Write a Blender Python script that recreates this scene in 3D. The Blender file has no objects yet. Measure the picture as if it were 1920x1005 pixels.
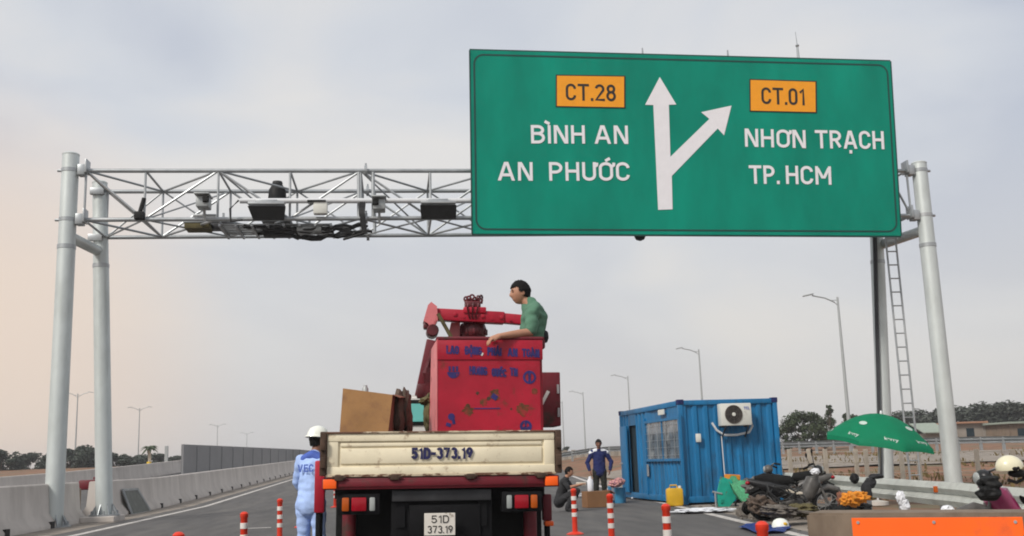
import bpy, bmesh, math, random
from mathutils import Vector, Matrix, Euler, noise as mnoise
R = math.radians
random.seed(7)
scn = bpy.context.scene
C = scn.collection

# ------------------------------------------------------------------ camera, world, sun
FPX, CX, CY, H = 1925.0, 960.0, 502.5, 1.3
PSI, TH, RHO = R(6.843), R(10.620), .033
fwd = Vector((math.sin(PSI)*math.cos(TH), math.cos(PSI)*math.cos(TH), math.sin(TH)))
r0 = Vector((math.cos(PSI), -math.sin(PSI), 0)); u0 = r0.cross(fwd)
rgt = r0*math.cos(RHO) - u0*math.sin(RHO); upv = r0*math.sin(RHO) + u0*math.cos(RHO)
camd = bpy.data.cameras.new('camera'); cam = bpy.data.objects.new('camera', camd); C.objects.link(cam)
camd.sensor_width = 36; camd.lens = 36*FPX/1920; camd.clip_start = .1; camd.clip_end = 6000
cam.matrix_world = Matrix(((rgt.x, upv.x, -fwd.x, 0), (rgt.y, upv.y, -fwd.y, 0), (rgt.z, upv.z, -fwd.z, H), (0, 0, 0, 1)))
scn.camera = cam

SUN_EL, SUN_AZ = R(42), R(-132)            # azimuth measured from +Y towards +X
sdir = Vector((math.sin(SUN_AZ)*math.cos(SUN_EL), math.cos(SUN_AZ)*math.cos(SUN_EL), math.sin(SUN_EL)))
sl = bpy.data.lights.new('sun', 'SUN'); so = bpy.data.objects.new('sun', sl); C.objects.link(so)
sl.energy = 2.7; sl.angle = R(14); sl.color = (1, .95, .88)
so.rotation_euler = sdir.to_track_quat('Z', 'Y').to_euler()

w = bpy.data.worlds.new('World'); scn.world = w; w.use_nodes = True
nt = w.node_tree; N = nt.nodes; L = nt.links; N.clear()
def wn(t, **k):
    n = N.new(t)
    for a, b in k.items(): setattr(n, a, b)
    return n
out = wn('ShaderNodeOutputWorld'); bg = wn('ShaderNodeBackground')
sky = wn('ShaderNodeTexSky', sky_type='NISHITA', sun_disc=False, sun_elevation=SUN_EL, sun_rotation=SUN_AZ, air_density=1.5, dust_density=4.0)
tc = wn('ShaderNodeTexCoord'); mp = wn('ShaderNodeMapping'); mp.inputs['Scale'].default_value = (1, 1, 2.6)
L.new(tc.outputs['Generated'], mp.inputs['Vector'])
n1 = wn('ShaderNodeTexNoise'); n1.inputs['Scale'].default_value = 2.3; n1.inputs['Detail'].default_value = 5; n1.inputs['Roughness'].default_value = .45; n1.inputs['Distortion'].default_value = .4
L.new(mp.outputs[0], n1.inputs['Vector'])
cr = wn('ShaderNodeValToRGB'); e = cr.color_ramp.elements
e[0].position = .37; e[0].color = (5.0, 5.35, 6.15, 1); e[1].position = .63; e[1].color = (7.3, 7.15, 7.0, 1)
m_ = cr.color_ramp.elements.new(.5); m_.color = (6.15, 6.4, 6.85, 1)
L.new(n1.outputs['Fac'], cr.inputs['Fac'])
# warm band low in the west (left of the road)
dotn = wn('ShaderNodeVectorMath', operation='DOT_PRODUCT'); dotn.inputs[1].default_value = Vector((-.40, .90, .08)).normalized()
L.new(tc.outputs['Generated'], dotn.inputs[0])
mr = wn('ShaderNodeMapRange', interpolation_type='SMOOTHSTEP'); mr.inputs['From Min'].default_value = .955; mr.inputs['From Max'].default_value = 1.0
L.new(dotn.outputs['Value'], mr.inputs['Value'])
mw = wn('ShaderNodeMix', data_type='RGBA'); mw.inputs['B'].default_value = (7.9, 6.4, 5.3, 1)
mul = wn('ShaderNodeMath', operation='MULTIPLY'); mul.inputs[1].default_value = .85
L.new(mr.outputs[0], mul.inputs[0]); L.new(mul.outputs[0], mw.inputs['Factor'])
# pale haze towards the horizon
sx = wn('ShaderNodeSeparateXYZ'); L.new(tc.outputs['Generated'], sx.inputs[0])
mh = wn('ShaderNodeMapRange', interpolation_type='SMOOTHSTEP'); mh.inputs['From Min'].default_value = .34; mh.inputs['From Max'].default_value = -.02; mh.inputs['To Max'].default_value = .72
L.new(sx.outputs['Z'], mh.inputs['Value'])
mz = wn('ShaderNodeMix', data_type='RGBA'); mz.inputs['B'].default_value = (6.75, 6.45, 6.1, 1)
L.new(mh.outputs[0], mz.inputs['Factor']); L.new(cr.outputs['Color'], mz.inputs['A']); L.new(mz.outputs['Result'], mw.inputs['A'])
mx = wn('ShaderNodeMix', data_type='RGBA'); mx.inputs['Factor'].default_value = .93
L.new(sky.outputs[0], mx.inputs['A']); L.new(mw.outputs['Result'], mx.inputs['B'])
L.new(mx.outputs['Result'], bg.inputs['Color']); bg.inputs['Strength'].default_value = .095
L.new(bg.outputs[0], out.inputs[0])
vs = scn.view_settings; vs.view_transform = 'Standard'; vs.look = 'None'; vs.exposure = .22; vs.gamma = 1; vs.use_curve_mapping = False
scn.render.engine = 'CYCLES'; scn.cycles.max_bounces = 6
try: scn.cycles.filter_width = 1.9
except Exception: pass

# ------------------------------------------------------------------ surveying helpers
CAM = Vector((0, 0, H))
def ray(px, py): return fwd + rgt*((px-CX)/FPX) - upv*((py-CY)/FPX)
def G(px, py, z=0.0):
    d = ray(px, py); return CAM + d*((z-H)/d.z)
def P(px, py, Y):
    d = ray(px, py); return CAM + d*(Y/d.y)
def sstep(a, b, x):
    t = min(1, max(0, (x-a)/(b-a))); return t*t*(3-2*t)
def gz(x, y):
    z = .015*min(80, max(0, y-40))
    z += .75*sstep(34, 60, y)*sstep(10.5, 17, x)
    z += 1.0*sstep(55, 140, y)*sstep(-13, -24, x)
    return z

# ------------------------------------------------------------------ materials
def M(name, col, rough=.6, metal=0.0, var=.12, scale=5.0, bump=.0, bscale=40, dirt=None, dirt_amt=.5, dirt_scale=3.0, dirt_soft=.06, stretch=(1, 1, 1), spec=.4, trans=0, coat=0):
    m = bpy.data.materials.new(name); m.use_nodes = True
    t = m.node_tree; n = t.nodes; l = t.links
    b = n['Principled BSDF']
    b.inputs['Roughness'].default_value = rough; b.inputs['Metallic'].default_value = metal
    b.inputs['Specular IOR Level'].default_value = spec
    if trans: b.inputs['Transmission Weight'].default_value = trans
    if coat: b.inputs['Coat Weight'].default_value = coat
    co = n.new('ShaderNodeTexCoord'); mpn = n.new('ShaderNodeMapping'); mpn.inputs['Scale'].default_value = stretch
    l.new(co.outputs['Object'], mpn.inputs['Vector'])
    ns = n.new('ShaderNodeTexNoise'); ns.inputs['Scale'].default_value = scale; ns.inputs['Detail'].default_value = 6; ns.inputs['Roughness'].default_value = .6
    l.new(mpn.outputs[0], ns.inputs['Vector'])
    rp = n.new('ShaderNodeValToRGB')
    c = Vector(col[:3])
    rp.color_ramp.elements[0].position = .3; rp.color_ramp.elements[0].color = (*(c*(1-var)), 1)
    rp.color_ramp.elements[1].position = .7; rp.color_ramp.elements[1].color = (*[min(1, v) for v in c*(1+var)], 1)
    l.new(ns.outputs['Fac'], rp.inputs['Fac'])
    last = rp.outputs['Color']
    if dirt:
        n2 = n.new('ShaderNodeTexNoise'); n2.inputs['Scale'].default_value = dirt_scale; n2.inputs['Detail'].default_value = 8; n2.inputs['Roughness'].default_value = .65
        l.new(mpn.outputs[0], n2.inputs['Vector'])
        r2 = n.new('ShaderNodeMapRange'); th = .5 + (.5-dirt_amt)*.5
        r2.inputs['From Min'].default_value = th; r2.inputs['From Max'].default_value = th+dirt_soft
        l.new(n2.outputs['Fac'], r2.inputs['Value'])
        mi = n.new('ShaderNodeMix'); mi.data_type = 'RGBA'; mi.inputs['B'].default_value = (*dirt, 1)
        l.new(r2.outputs[0], mi.inputs['Factor']); l.new(last, mi.inputs['A']); last = mi.outputs['Result']
    l.new(last, b.inputs['Base Color'])
    if bump:
        nb = n.new('ShaderNodeTexNoise'); nb.inputs['Scale'].default_value = bscale; nb.inputs['Detail'].default_value = 4
        l.new(mpn.outputs[0], nb.inputs['Vector'])
        bp = n.new('ShaderNodeBump'); bp.inputs['Strength'].default_value = bump; bp.inputs['Distance'].default_value = .02
        l.new(nb.outputs['Fac'], bp.inputs['Height']); l.new(bp.outputs[0], b.inputs['Normal'])
    return m

asphalt = M('asphalt', (.088, .084, .082), .9, var=.22, scale=1.2, bump=.5, bscale=90, dirt=(.150, .140, .128), dirt_amt=.54, dirt_scale=.55, dirt_soft=.3, stretch=(2.2, .35, 1))
soil = M('soil', (.215, .105, .058), .95, var=.45, scale=1.1, bump=.8, bscale=6, dirt=(.13, .105, .06), dirt_amt=.55, dirt_scale=.55, dirt_soft=.12)
dust = M('dusty_shoulder', (.25, .215, .18), .95, var=.22, scale=1.5, bump=.6, bscale=30, dirt=(.13, .115, .1), dirt_amt=.5, dirt_scale=1.2, dirt_soft=.15)
linepaint = M('line_paint', (.50, .47, .44), .7, var=.12, scale=8, dirt=(.2, .19, .18), dirt_amt=.42, dirt_scale=6)
concrete = M('concrete', (.53, .485, .445), .9, var=.14, scale=1.1, bump=.3, bscale=25, dirt=(.42, .38, .345), dirt_amt=.5, dirt_scale=1.6, dirt_soft=.25, stretch=(1, 1, .35))
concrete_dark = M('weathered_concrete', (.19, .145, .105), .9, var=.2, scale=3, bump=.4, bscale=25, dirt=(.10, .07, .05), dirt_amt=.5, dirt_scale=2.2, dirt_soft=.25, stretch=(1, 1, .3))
galv = M('galvanised_steel', (.36, .38, .39), .42, .55, var=.14, scale=3.0, bump=.06, bscale=14, dirt=(.46, .47, .47), dirt_amt=.5, dirt_scale=1.4, dirt_soft=.2)
galv_post = M('galvanised_post', (.56, .60, .59), .45, .35, var=.1, scale=2.0, bump=.05, bscale=10, dirt=(.43, .46, .44), dirt_amt=.5, dirt_scale=1.2, dirt_soft=.25, stretch=(1, 1, .35))
white_steel = M('white_pipe', (.62, .63, .64), .4, .1, var=.05)
steel_dark = M('dark_steel', (.045, .045, .048), .55, .4, var=.25)
black_box = M('black_housing', (.010, .010, .010), .6, spec=.2, var=.25)
cable_m = M('black_cable', (.02, .02, .02), .6)
sign_green = M('sign_green', (.0, .232, .158), .45, var=.20, scale=.42, bump=.14, bscale=1.3, spec=.12, stretch=(1.6, .5, .6))
sign_line = M('sign_border', (.004, .055, .045), .5, var=.1)
sign_white = M('sign_white', (.78, .77, .80), .5, var=.03)
sign_amber = M('sign_amber', (.85, .33, .008), .45, var=.04)
sign_black = M('sign_black', (.02, .018, .015), .5)
cream = M('cream_paint', (.76, .68, .50), .55, var=.10, scale=3, bump=.05, bscale=12, dirt=(.25, .15, .08), dirt_amt=.33, dirt_scale=8, dirt_soft=.16)
rust_edge = M('rusty_edge', (.50, .42, .30), .7, var=.25, scale=8, dirt=(.12, .055, .03), dirt_amt=.55, dirt_scale=14, stretch=(.4, 1, 1))
rust = M('rust', (.06, .034, .022), .85, var=.4, scale=12)
red = M('red_paint', (.34, .005, .022), .45, var=.28, scale=2.2, dirt=(.12, .03, .015), dirt_amt=.30, dirt_scale=6.0, dirt_soft=.14, bump=.06, bscale=9)
red_dull = M('dull_red_paint', (.13, .005, .013), .55, var=.25, scale=4, dirt=(.05, .02, .015), dirt_amt=.42, dirt_scale=4, dirt_soft=.12)
red_pale = M('faded_lit_red_paint', (.62, .17, .18), .5, var=.15, scale=3, dirt=(.25, .03, .03), dirt_amt=.35, dirt_scale=5, dirt_soft=.1)  # faded red, paled further: light on left-facing parts is in the colour
red_greasy = M('greasy_red_paint', (.09, .012, .016), .4, var=.5, scale=9)
blue_letter = M('blue_lettering', (.022, .016, .12), .6, var=.3, scale=9, dirt=(.30, .008, .03), dirt_amt=.32, dirt_scale=16)
navy_letter = M('navy_lettering', (.015, .015, .075), .5, var=.3, scale=10, dirt=(.5, .45, .36), dirt_amt=.22, dirt_scale=22)
orange_refl = M('orange_reflector', (.95, .12, .008), .35, var=.05)
chassis = M('chassis_black', (.006, .006, .007), .75, var=.4, scale=5, spec=.15)
rubber = M('rubber', (.010, .010, .010), .85, var=.3, spec=.15)
glass_teal = M('teal_glass', (.16, .50, .46), .08, var=.1, scale=2)
lamp_red = M('lamp_red', (.30, .003, .012), .2, var=.1)
lamp_amber = M('lamp_amber', (.42, .08, .006), .2, var=.1)
lamp_clear = M('lamp_clear', (.30, .32, .31), .15)
plate_white = M('plate_white', (.66, .62, .56), .5, var=.08, dirt=(.3, .25, .2), dirt_amt=.3, dirt_scale=8)
cab_white = M('cab_white', (.62, .60, .57), .35, var=.06)
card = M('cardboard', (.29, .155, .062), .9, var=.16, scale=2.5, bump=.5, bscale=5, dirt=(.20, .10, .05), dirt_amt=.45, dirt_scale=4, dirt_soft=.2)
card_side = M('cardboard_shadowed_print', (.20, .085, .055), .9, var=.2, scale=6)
card_dark = M('dark_cardboard', (.20, .10, .045), .9, var=.12, scale=3)
tarp_brown = M('brown_tarp', (.085, .06, .045), .85, var=.35, scale=8, bump=.4, bscale=14)
olive = M('olive_canvas', (.09, .075, .03), .85, var=.3, scale=7)
skin = M('skin', (.40, .20, .125), .55, var=.08, scale=9)
skin_dark = M('tanned_skin', (.20, .09, .06), .55, var=.1, scale=9)
hair_m = M('black_hair', (.008, .007, .007), .75, var=.4, scale=40, bump=.5, bscale=60, spec=.15)
green_tee = M('green_tshirt', (.085, .19, .125), .9, var=.14, scale=7, bump=.6, bscale=11)
blue_uni = M('light_blue_uniform', (.36, .49, .80), .85, var=.12, scale=6, bump=.6, bscale=11)
blue_collar = M('blue_collar_cloth', (.06, .11, .40), .85, var=.15)
navy = M('navy_cloth', (.010, .016, .085), .9, var=.25, bump=.4, bscale=12)
white_cloth = M('white_cloth', (.66, .67, .70), .9, var=.08)
dark_cloth = M('dark_cloth', (.02, .02, .022), .9, var=.3)
dark_trouser = M('dark_green_trouser_cloth', (.015, .016, .012), .9, var=.3)
pink_floral = M('pink_floral_cloth', (.55, .28, .26), .9, var=.1, dirt=(.15, .05, .12), dirt_amt=.45, dirt_scale=18)
helmet_w = M('white_helmet', (.75, .77, .70), .3, var=.04, coat=.3)
helmet_c = M('cream_helmet', (.68, .64, .46), .3, var=.06, coat=.4)
cont_blue = M('container_blue', (.004, .14, .32), .5, var=.18, scale=1.2, dirt=(.012, .070, .145), dirt_amt=.5, dirt_scale=2.5, dirt_soft=.2, stretch=(1, 1, .35))
dark_in = M('dark_interior', (.006, .02, .03), .9)
win_glass = M('office_glass', (.10, .13, .16), .06, var=.7, scale=2.2, spec=.7, dirt=(.30, .32, .33), dirt_amt=.45, dirt_scale=1.6, dirt_soft=.15)  # the dirt layer here paints pale patches for mixed reflections in the pane
ac_white = M('aircon_white', (.62, .62, .57), .45, var=.05, dirt=(.4, .36, .3), dirt_amt=.3, dirt_scale=3, dirt_soft=.2)
fan_dark = M('fan_grille', (.09, .075, .065), .5)
umb_green = M('umbrella_green', (.0, .30, .145), .7, var=.06, scale=3)
umb_white = M('umbrella_print', (.42, .52, .46), .7, var=.1)
orange_post = M('orange_plastic', (.62, .035, .012), .45, var=.1, scale=6)
band_white = M('reflective_band', (.68, .64, .60), .4, var=.08)
orange_panel = M('orange_panel', (.95, .125, .005), .5, var=.08, scale=2, dirt=(.70, .10, .02), dirt_amt=.35, dirt_scale=4, dirt_soft=.2)
yellow_can = M('yellow_plastic', (.62, .36, .02), .35, var=.15, scale=3)
teal_p = M('teal_paint', (.012, .33, .24), .5, var=.2, scale=5, dirt=(.12, .1, .07), dirt_amt=.35, dirt_scale=6)
green_net = M('green_netting', (.06, .26, .13), .9, var=.35, scale=20)
blue_tarp = M('blue_tarp', (.02, .07, .33), .5, var=.25, scale=5)
rubble_m = M('grey_rubble', (.12, .105, .09), .95, var=.4, scale=5, bump=.5, bscale=12)
bike_black = M('black_bodywork', (.010, .010, .011), .35, var=.3, dirt=(.05, .045, .04), dirt_amt=.4, dirt_scale=7, dirt_soft=.2)
bike_grey = M('grey_bodywork', (.085, .08, .075), .4, var=.3, scale=8)
bike_pink = M('magenta_bodywork', (.26, .02, .085), .3, var=.15, coat=.3)
chrome = M('chrome', (.32, .31, .30), .35, .8, var=.3, scale=8)
orange_bag = M('orange_cloth', (.55, .20, .015), .8, var=.25, scale=7)
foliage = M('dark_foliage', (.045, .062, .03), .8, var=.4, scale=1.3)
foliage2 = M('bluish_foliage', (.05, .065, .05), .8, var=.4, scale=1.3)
bark = M('bark', (.10, .075, .055), .9, var=.3)
grass_m = M('dry_grass', (.13, .095, .035), .9, var=.4, scale=2)
cream_post = M('cream_post', (.55, .49, .40), .8, var=.12)
wall_grey = M('noise_wall_grey', (.22, .22, .225), .8, var=.08, scale=.6)
wall_tan = M('tan_wall', (.27, .24, .205), .9, var=.2, scale=.6)
roof_green = M('pale_green_roof', (.26, .30, .25), .7, var=.1)
roof_orange = M('orange_roof', (.34, .18, .11), .8, var=.15)
lamp_grey = M('lamp_grey', (.36, .38, .38), .5, .3, var=.05)
mesh_grey = M('grey_mesh', (.13, .135, .12), .8, var=.25, scale=5)
cyan_p = M('blue_plastic', (.05, .24, .42), .45, var=.15)
yellow_base = M('yellow_paint', (.7, .48, .03), .6)

# ------------------------------------------------------------------ mesh builder
class MB:
    def __init__(s): s.bm = bmesh.new()
    def _add(s, verts, faces, mat=0):
        vs = [s.bm.verts.new(v) for v in verts]; fs = []
        for f in faces:
            try:
                q = s.bm.faces.new([vs[i] for i in f]); q.material_index = mat; fs.append(q)
            except ValueError: pass
        return vs, fs
    def box(s, c, d, rot=None, bev=0, mat=0):
        c = Vector(c); hx, hy, hz = d[0]/2, d[1]/2, d[2]/2
        v = [Vector((x, y, z)) for x in (-hx, hx) for y in (-hy, hy) for z in (-hz, hz)]
        m = rot.to_matrix() if isinstance(rot, Euler) else rot
        if m: v = [m @ p for p in v]
        vs, fs = s._add([p+c for p in v], [(0, 1, 3, 2), (4, 6, 7, 5), (0, 4, 5, 1), (2, 3, 7, 6), (0, 2, 6, 4), (1, 5, 7, 3)], mat)
        if bev:
            es = set(e for f in fs for e in f.edges)
            r = bmesh.ops.bevel(s.bm, geom=list(es), offset=bev, segments=2, affect='EDGES', profile=.5)
            for f in r['faces']: f.material_index = mat
        return s
    def box2(s, a, b, bev=0, mat=0):
        a = Vector(a); b = Vector(b); d = b-a
        return s.box((a+b)/2, (abs(d.x), abs(d.y), abs(d.z)), None, bev, mat)
    def frame(s, d):
        d = d.normalized(); a = Vector((0, 0, 1)) if abs(d.z) < .95 else Vector((0, 1, 0))
        x = d.cross(a).normalized(); y = x.cross(d).normalized(); return x, y
    def bar(s, a, b, wd, ht, bev=0, mat=0):
        a = Vector(a); b = Vector(b); d = b-a; x, y = s.frame(d)
        m = Matrix((x, d.normalized(), y)).transposed()
        return s.box((a+b)/2, (wd, d.length, ht), m, bev, mat)
    def tube(s, a, b, ra, rb=None, seg=10, cap=True, mat=0):
        a = Vector(a); b = Vector(b); rb = ra if rb is None else rb
        x, y = s.frame(b-a); v = []
        for p, r in ((a, ra), (b, rb)):
            for i in range(seg):
                t = 2*math.pi*i/seg; v.append(p + x*(r*math.cos(t)) + y*(r*math.sin(t)))
        f = [(i, (i+1) % seg, seg+(i+1) % seg, seg+i) for i in range(seg)]
        if cap: f += [tuple(range(seg-1, -1, -1)), tuple(range(seg, 2*seg))]
        s._add(v, f, mat); return s
    def path(s, pts, r, seg=8, mat=0):
        pts = [Vector(p) for p in pts]; v = []; n = len(pts)
        rr = r if isinstance(r, (list, tuple)) else [r]*n
        px = None
        for k, p in enumerate(pts):
            d = (pts[min(k+1, n-1)] - pts[max(k-1, 0)]).normalized()
            if px is None: x, y = s.frame(d)
            else:
                x = (px - d*px.dot(d)).normalized(); y = d.cross(x)
            px = x
            for i in range(seg):
                t = 2*math.pi*i/seg; v.append(p + x*(rr[k]*math.cos(t)) + y*(rr[k]*math.sin(t)))
        f = [(k*seg+i, k*seg+(i+1) % seg, (k+1)*seg+(i+1) % seg, (k+1)*seg+i) for k in range(n-1) for i in range(seg)]
        f += [tuple(range(seg-1, -1, -1)), tuple(range((n-1)*seg, n*seg))]
        s._add(v, f, mat); return s
    def lathe(s, c, prof, axis='Z', seg=20, mat=0, m3=None):
        c = Vector(c); v = []
        for r, h in prof:
            for i in range(seg):
                t = 2*math.pi*i/seg; a, b = r*math.cos(t), r*math.sin(t)
                q = Vector((a, b, h)) if axis == 'Z' else (Vector((h, a, b)) if axis == 'X' else Vector((a, h, -b)))
                if m3: q = m3 @ q
                v.append(c+q)
        n = len(prof)
        f = [(k*seg+i, k*seg+(i+1) % seg, (k+1)*seg+(i+1) % seg, (k+1)*seg+i) for k in range(n-1) for i in range(seg)]
        f += [tuple(range(seg-1, -1, -1)), tuple(range((n-1)*seg, n*seg))]
        s._add(v, f, mat); return s
    def torus(s, c, Rr, r, m3=None, seg=28, ts=8, mat=0):   # axis = local Y
        c = Vector(c); v = []
        for i in range(seg):
            a = 2*math.pi*i/seg
            for j in range(ts):
                b = 2*math.pi*j/ts; q = Vector(((Rr+r*math.cos(b))*math.cos(a), r*math.sin(b), (Rr+r*math.cos(b))*math.sin(a)))
                v.append(c + (m3 @ q if m3 else q))
        f = [(i*ts+j, i*ts+(j+1) % ts, ((i+1) % seg)*ts+(j+1) % ts, ((i+1) % seg)*ts+j) for i in range(seg) for j in range(ts)]
        s._add(v, f, mat); return s
    def prism(s, poly, off, mat=0):      # poly = list of 3d points, off = extrusion vector
        p = [Vector(q) for q in poly]; n = len(p); o = Vector(off)
        s._add(p+[q+o for q in p], [tuple(range(n-1, -1, -1)), tuple(range(n, 2*n))]+[(i, (i+1) % n, n+(i+1) % n, n+i) for i in range(n)], mat); return s
    def ell(s, c, rad, m3=None, sub=2, amp=0, seed=0, mat=0, fr=3.0):
        r = bmesh.ops.create_icosphere(s.bm, subdivisions=sub, radius=1)
        c = Vector(c)
        for v in r['verts']:
            q = v.co.copy(); k = 1 + (amp*mnoise.noise(q*fr*.5+Vector((seed, seed*.7, 3))) if amp else 0)
            q = Vector((q.x*rad[0], q.y*rad[1], q.z*rad[2]))*k
            v.co = c + (m3 @ q if m3 else q)
        for v in r['verts']:
            for f in v.link_faces: f.material_index = mat
        return s
    def build(s, name, mats, parent=None, world=True, smooth=False):
        bmesh.ops.recalc_face_normals(s.bm, faces=s.bm.faces[:])
        me = bpy.data.meshes.new(name)
        if parent is not None and world:
            s.bm.transform(wmat(parent).inverted())
        s.bm.to_mesh(me); s.bm.free()
        for m in (mats if isinstance(mats, (list, tuple)) else [mats]): me.materials.append(m)
        if smooth: shade(me)
        o = bpy.data.objects.new(name, me); C.objects.link(o)
        if parent is not None: o.parent = parent
        return o
def shade(me, ang=40):
    for p in me.polygons: p.use_smooth = True
    try: me.set_sharp_from_angle(angle=R(ang))
    except Exception: pass
def wmat(o):
    m = o.matrix_basis.copy(); p = o.parent
    while p is not None: m = p.matrix_basis @ m; p = p.parent
    return m
def tag(o, label, cat, group=None):
    o['label'] = label; o['category'] = cat
    if group: o['group'] = group
    return o
def thing(name, label, cat, loc=(0, 0, 0), rz=0, group=None):
    o = bpy.data.objects.new(name, None); C.objects.link(o); o.empty_display_size = .2
    o.location = loc; o.rotation_euler = (0, 0, rz)
    return tag(o, label, cat, group)
def struct(o, kind='structure'): o['kind'] = kind; return o
def dup(root, loc, rz=None, label=None, scale=None):
    r = root.copy(); C.objects.link(r); r.location = loc
    if rz is not None: r.rotation_euler = (0, 0, rz)
    if label: r['label'] = label
    if scale: r.scale = (scale,)*3 if not isinstance(scale, (tuple, list)) else scale
    for ch in list(root.children):
        c = ch.copy(); C.objects.link(c); c.parent = r
        for g in list(ch.children):
            d = g.copy(); C.objects.link(d); d.parent = c
    return r
def text_mesh(s, bold=.0, ext=.004):
    cu = bpy.data.curves.new('t', 'FONT'); cu.body = s; cu.size = 1; cu.offset = bold; cu.extrude = 0
    o = bpy.data.objects.new('t', cu); C.objects.link(o)
    dg = bpy.context.evaluated_depsgraph_get(); me = bpy.data.meshes.new_from_object(o.evaluated_get(dg))
    bpy.data.objects.remove(o); bpy.data.curves.remove(cu); return me
_cap = {}
def capheight():
    if 'h' not in _cap:
        me = text_mesh('H'); zs = [v.co.y for v in me.vertices]; _cap['h'] = max(zs)-min(zs); bpy.data.meshes.remove(me)
    return _cap['h']
def arc(cx, cy, rx, ry, a0, a1, n=10): return [(cx+rx*math.cos(R(a0+(a1-a0)*i/n)), cy+ry*math.sin(R(a0+(a1-a0)*i/n))) for i in range(n+1)]
GL = {   # road-sign capitals drawn as pen strokes: width, strokes
 'A': (.62, [['D', (0, 0), (.29, 1)], ['D', (.33, 1), (.62, 0)], [(.12, .27), (.50, .27)]]),
 'B': (.50, [[(0, 0), (0, 1)], [(0, 1)]+arc(.25, .775, .22, .225, 90, -90)+[(0, .55)], [(0, .55)]+arc(.25, .275, .25, .275, 90, -90)+[(0, 0)]]),
 'C': (.50, [arc(.25, .73, .25, .27, -2, 180)+arc(.25, .27, .25, .27, 180, 362)]),
 'D': (.50, [[(0, 0), (0, 1)], [(0, 1)]+arc(.22, .70, .28, .30, 90, 0)+arc(.22, .30, .28, .30, 0, -90)+[(0, 0)]]),
 'E': (.44, [[(.44, 0), (0, 0), (0, 1), (.44, 1)], [(0, .53), (.38, .53)]]),
 'G': (.52, [arc(.26, .73, .26, .27, 5, 180)+arc(.26, .27, .26, .27, 180, 360)+[(.52, .45), (.28, .45)]]),
 'H': (.50, [[(0, 0), (0, 1)], [(.50, 0), (.50, 1)], [(0, .52), (.50, .52)]]),
 'I': (.0, [[(0, 0), (0, 1)]]), 'L': (.42, [[(0, 1), (0, 0), (.42, 0)]]),
 'M': (.68, [[(0, 0), (0, 1)], [(.68, 0), (.68, 1)], ['D', (.03, 1), (.32, .30)], ['D', (.36, .30), (.65, 1)]]),
 'N': (.52, [[(0, 0), (0, 1)], [(.52, 0), (.52, 1)], ['D', (.03, 1), (.49, 0)]]),
 'O': (.52, [arc(.26, .73, .26, .27, 0, 180)+arc(.26, .27, .26, .27, 180, 360)+[(.52, .73)]]),
 'P': (.48, [[(0, 0), (0, 1)], [(0, 1)]+arc(.22, .73, .26, .27, 90, -90)+[(0, .46)]]),
 'Q': (.52, [arc(.26, .73, .26, .27, 0, 180)+arc(.26, .27, .26, .27, 180, 360)+[(.52, .73)], [(.32, .22), (.54, -.04)]]),
 'K': (.50, [[(0, 0), (0, 1)], [(.48, 1), (0, .45)], [(.18, .62), (.50, 0)]]), 'Y': (.56, [[(0, 1), (.28, .48), (.56, 1)], [(.28, .5), (.28, 0)]]),
 'R': (.50, [[(0, 0), (0, 1)], [(0, 1)]+arc(.23, .74, .26, .26, 90, -90)+[(0, .48)], [(.24, .48), (.50, 0)]]),
 'T': (.56, [[(0, 1), (.56, 1)], [(.28, 0), (.28, 1)]]),
 'U': (.50, [[(0, 1)]+arc(.25, .27, .25, .27, 180, 360)+[(.50, 1)]]),
 'V': (.58, [['D', (0, 1), (.27, 0)], ['D', (.31, 0), (.58, 1)]]),
 '0': (.44, [arc(.22, .76, .22, .24, 0, 180)+arc(.22, .24, .22, .24, 180, 360)+[(.44, .76)]]),
 '1': (.22, [[(0, .78), (.22, 1), (.22, 0)]]),
 '2': (.46, [arc(.23, .75, .23, .25, 170, -25)+[(0, 0), (.47, 0)]]),
 '3': (.46, [arc(.22, .77, .22, .23, 160, -90), arc(.23, .27, .23, .27, 90, -165)]),
 '5': (.46, [[(.43, 1), (.05, 1), (.02, .52)]+arc(.22, .31, .24, .31, 120, -165)]),
 '7': (.46, [[(0, 1), (.46, 1), (.16, 0)]]),
 '8': (.46, [arc(.23, .77, .20, .23, -90, 270, 16), arc(.23, .27, .23, .27, -90, 270, 16)]),
 '9': (.46, [arc(.23, .71, .23, .29, 0, 360, 16), arc(.23, .71, .23, .29, 0, -20, 3)+[(.16, 0)]]),
 '.': (.0, [[(0, -.01), (0, .02)]]), '-': (.24, [[(0, .47), (.24, .47)]]), ' ': (.18, []),
}
GRAVE = [[(-.20, 1.34), (.02, 1.17)]]; ACUTE = [[(-.02, 1.17), (.20, 1.34)]]; CIRC = [[(-.16, 1.15), (0, 1.28), (.16, 1.15)]]; DOTB = [[(0, -.31), (0, -.28)]]
HOOK = [[(-.07, 1.33), (.05, 1.35), (.06, 1.26), (-.01, 1.22), (-.01, 1.15)]]
ACC = {'Ì': ('I', GRAVE, 0), 'À': ('A', GRAVE, 0), 'Ạ': ('A', DOTB, 0), 'Ả': ('A', HOOK, 0), 'Ư': ('U', [], 1), 'Ơ': ('O', [], 1), 'Ớ': ('O', ACUTE, 1), 'Ộ': ('O', CIRC+DOTB, 0), 'Ố': ('O', CIRC+[[(.16, 1.3), (.30, 1.44)]], 0), 'Đ': ('D', [], 2)}
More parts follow.
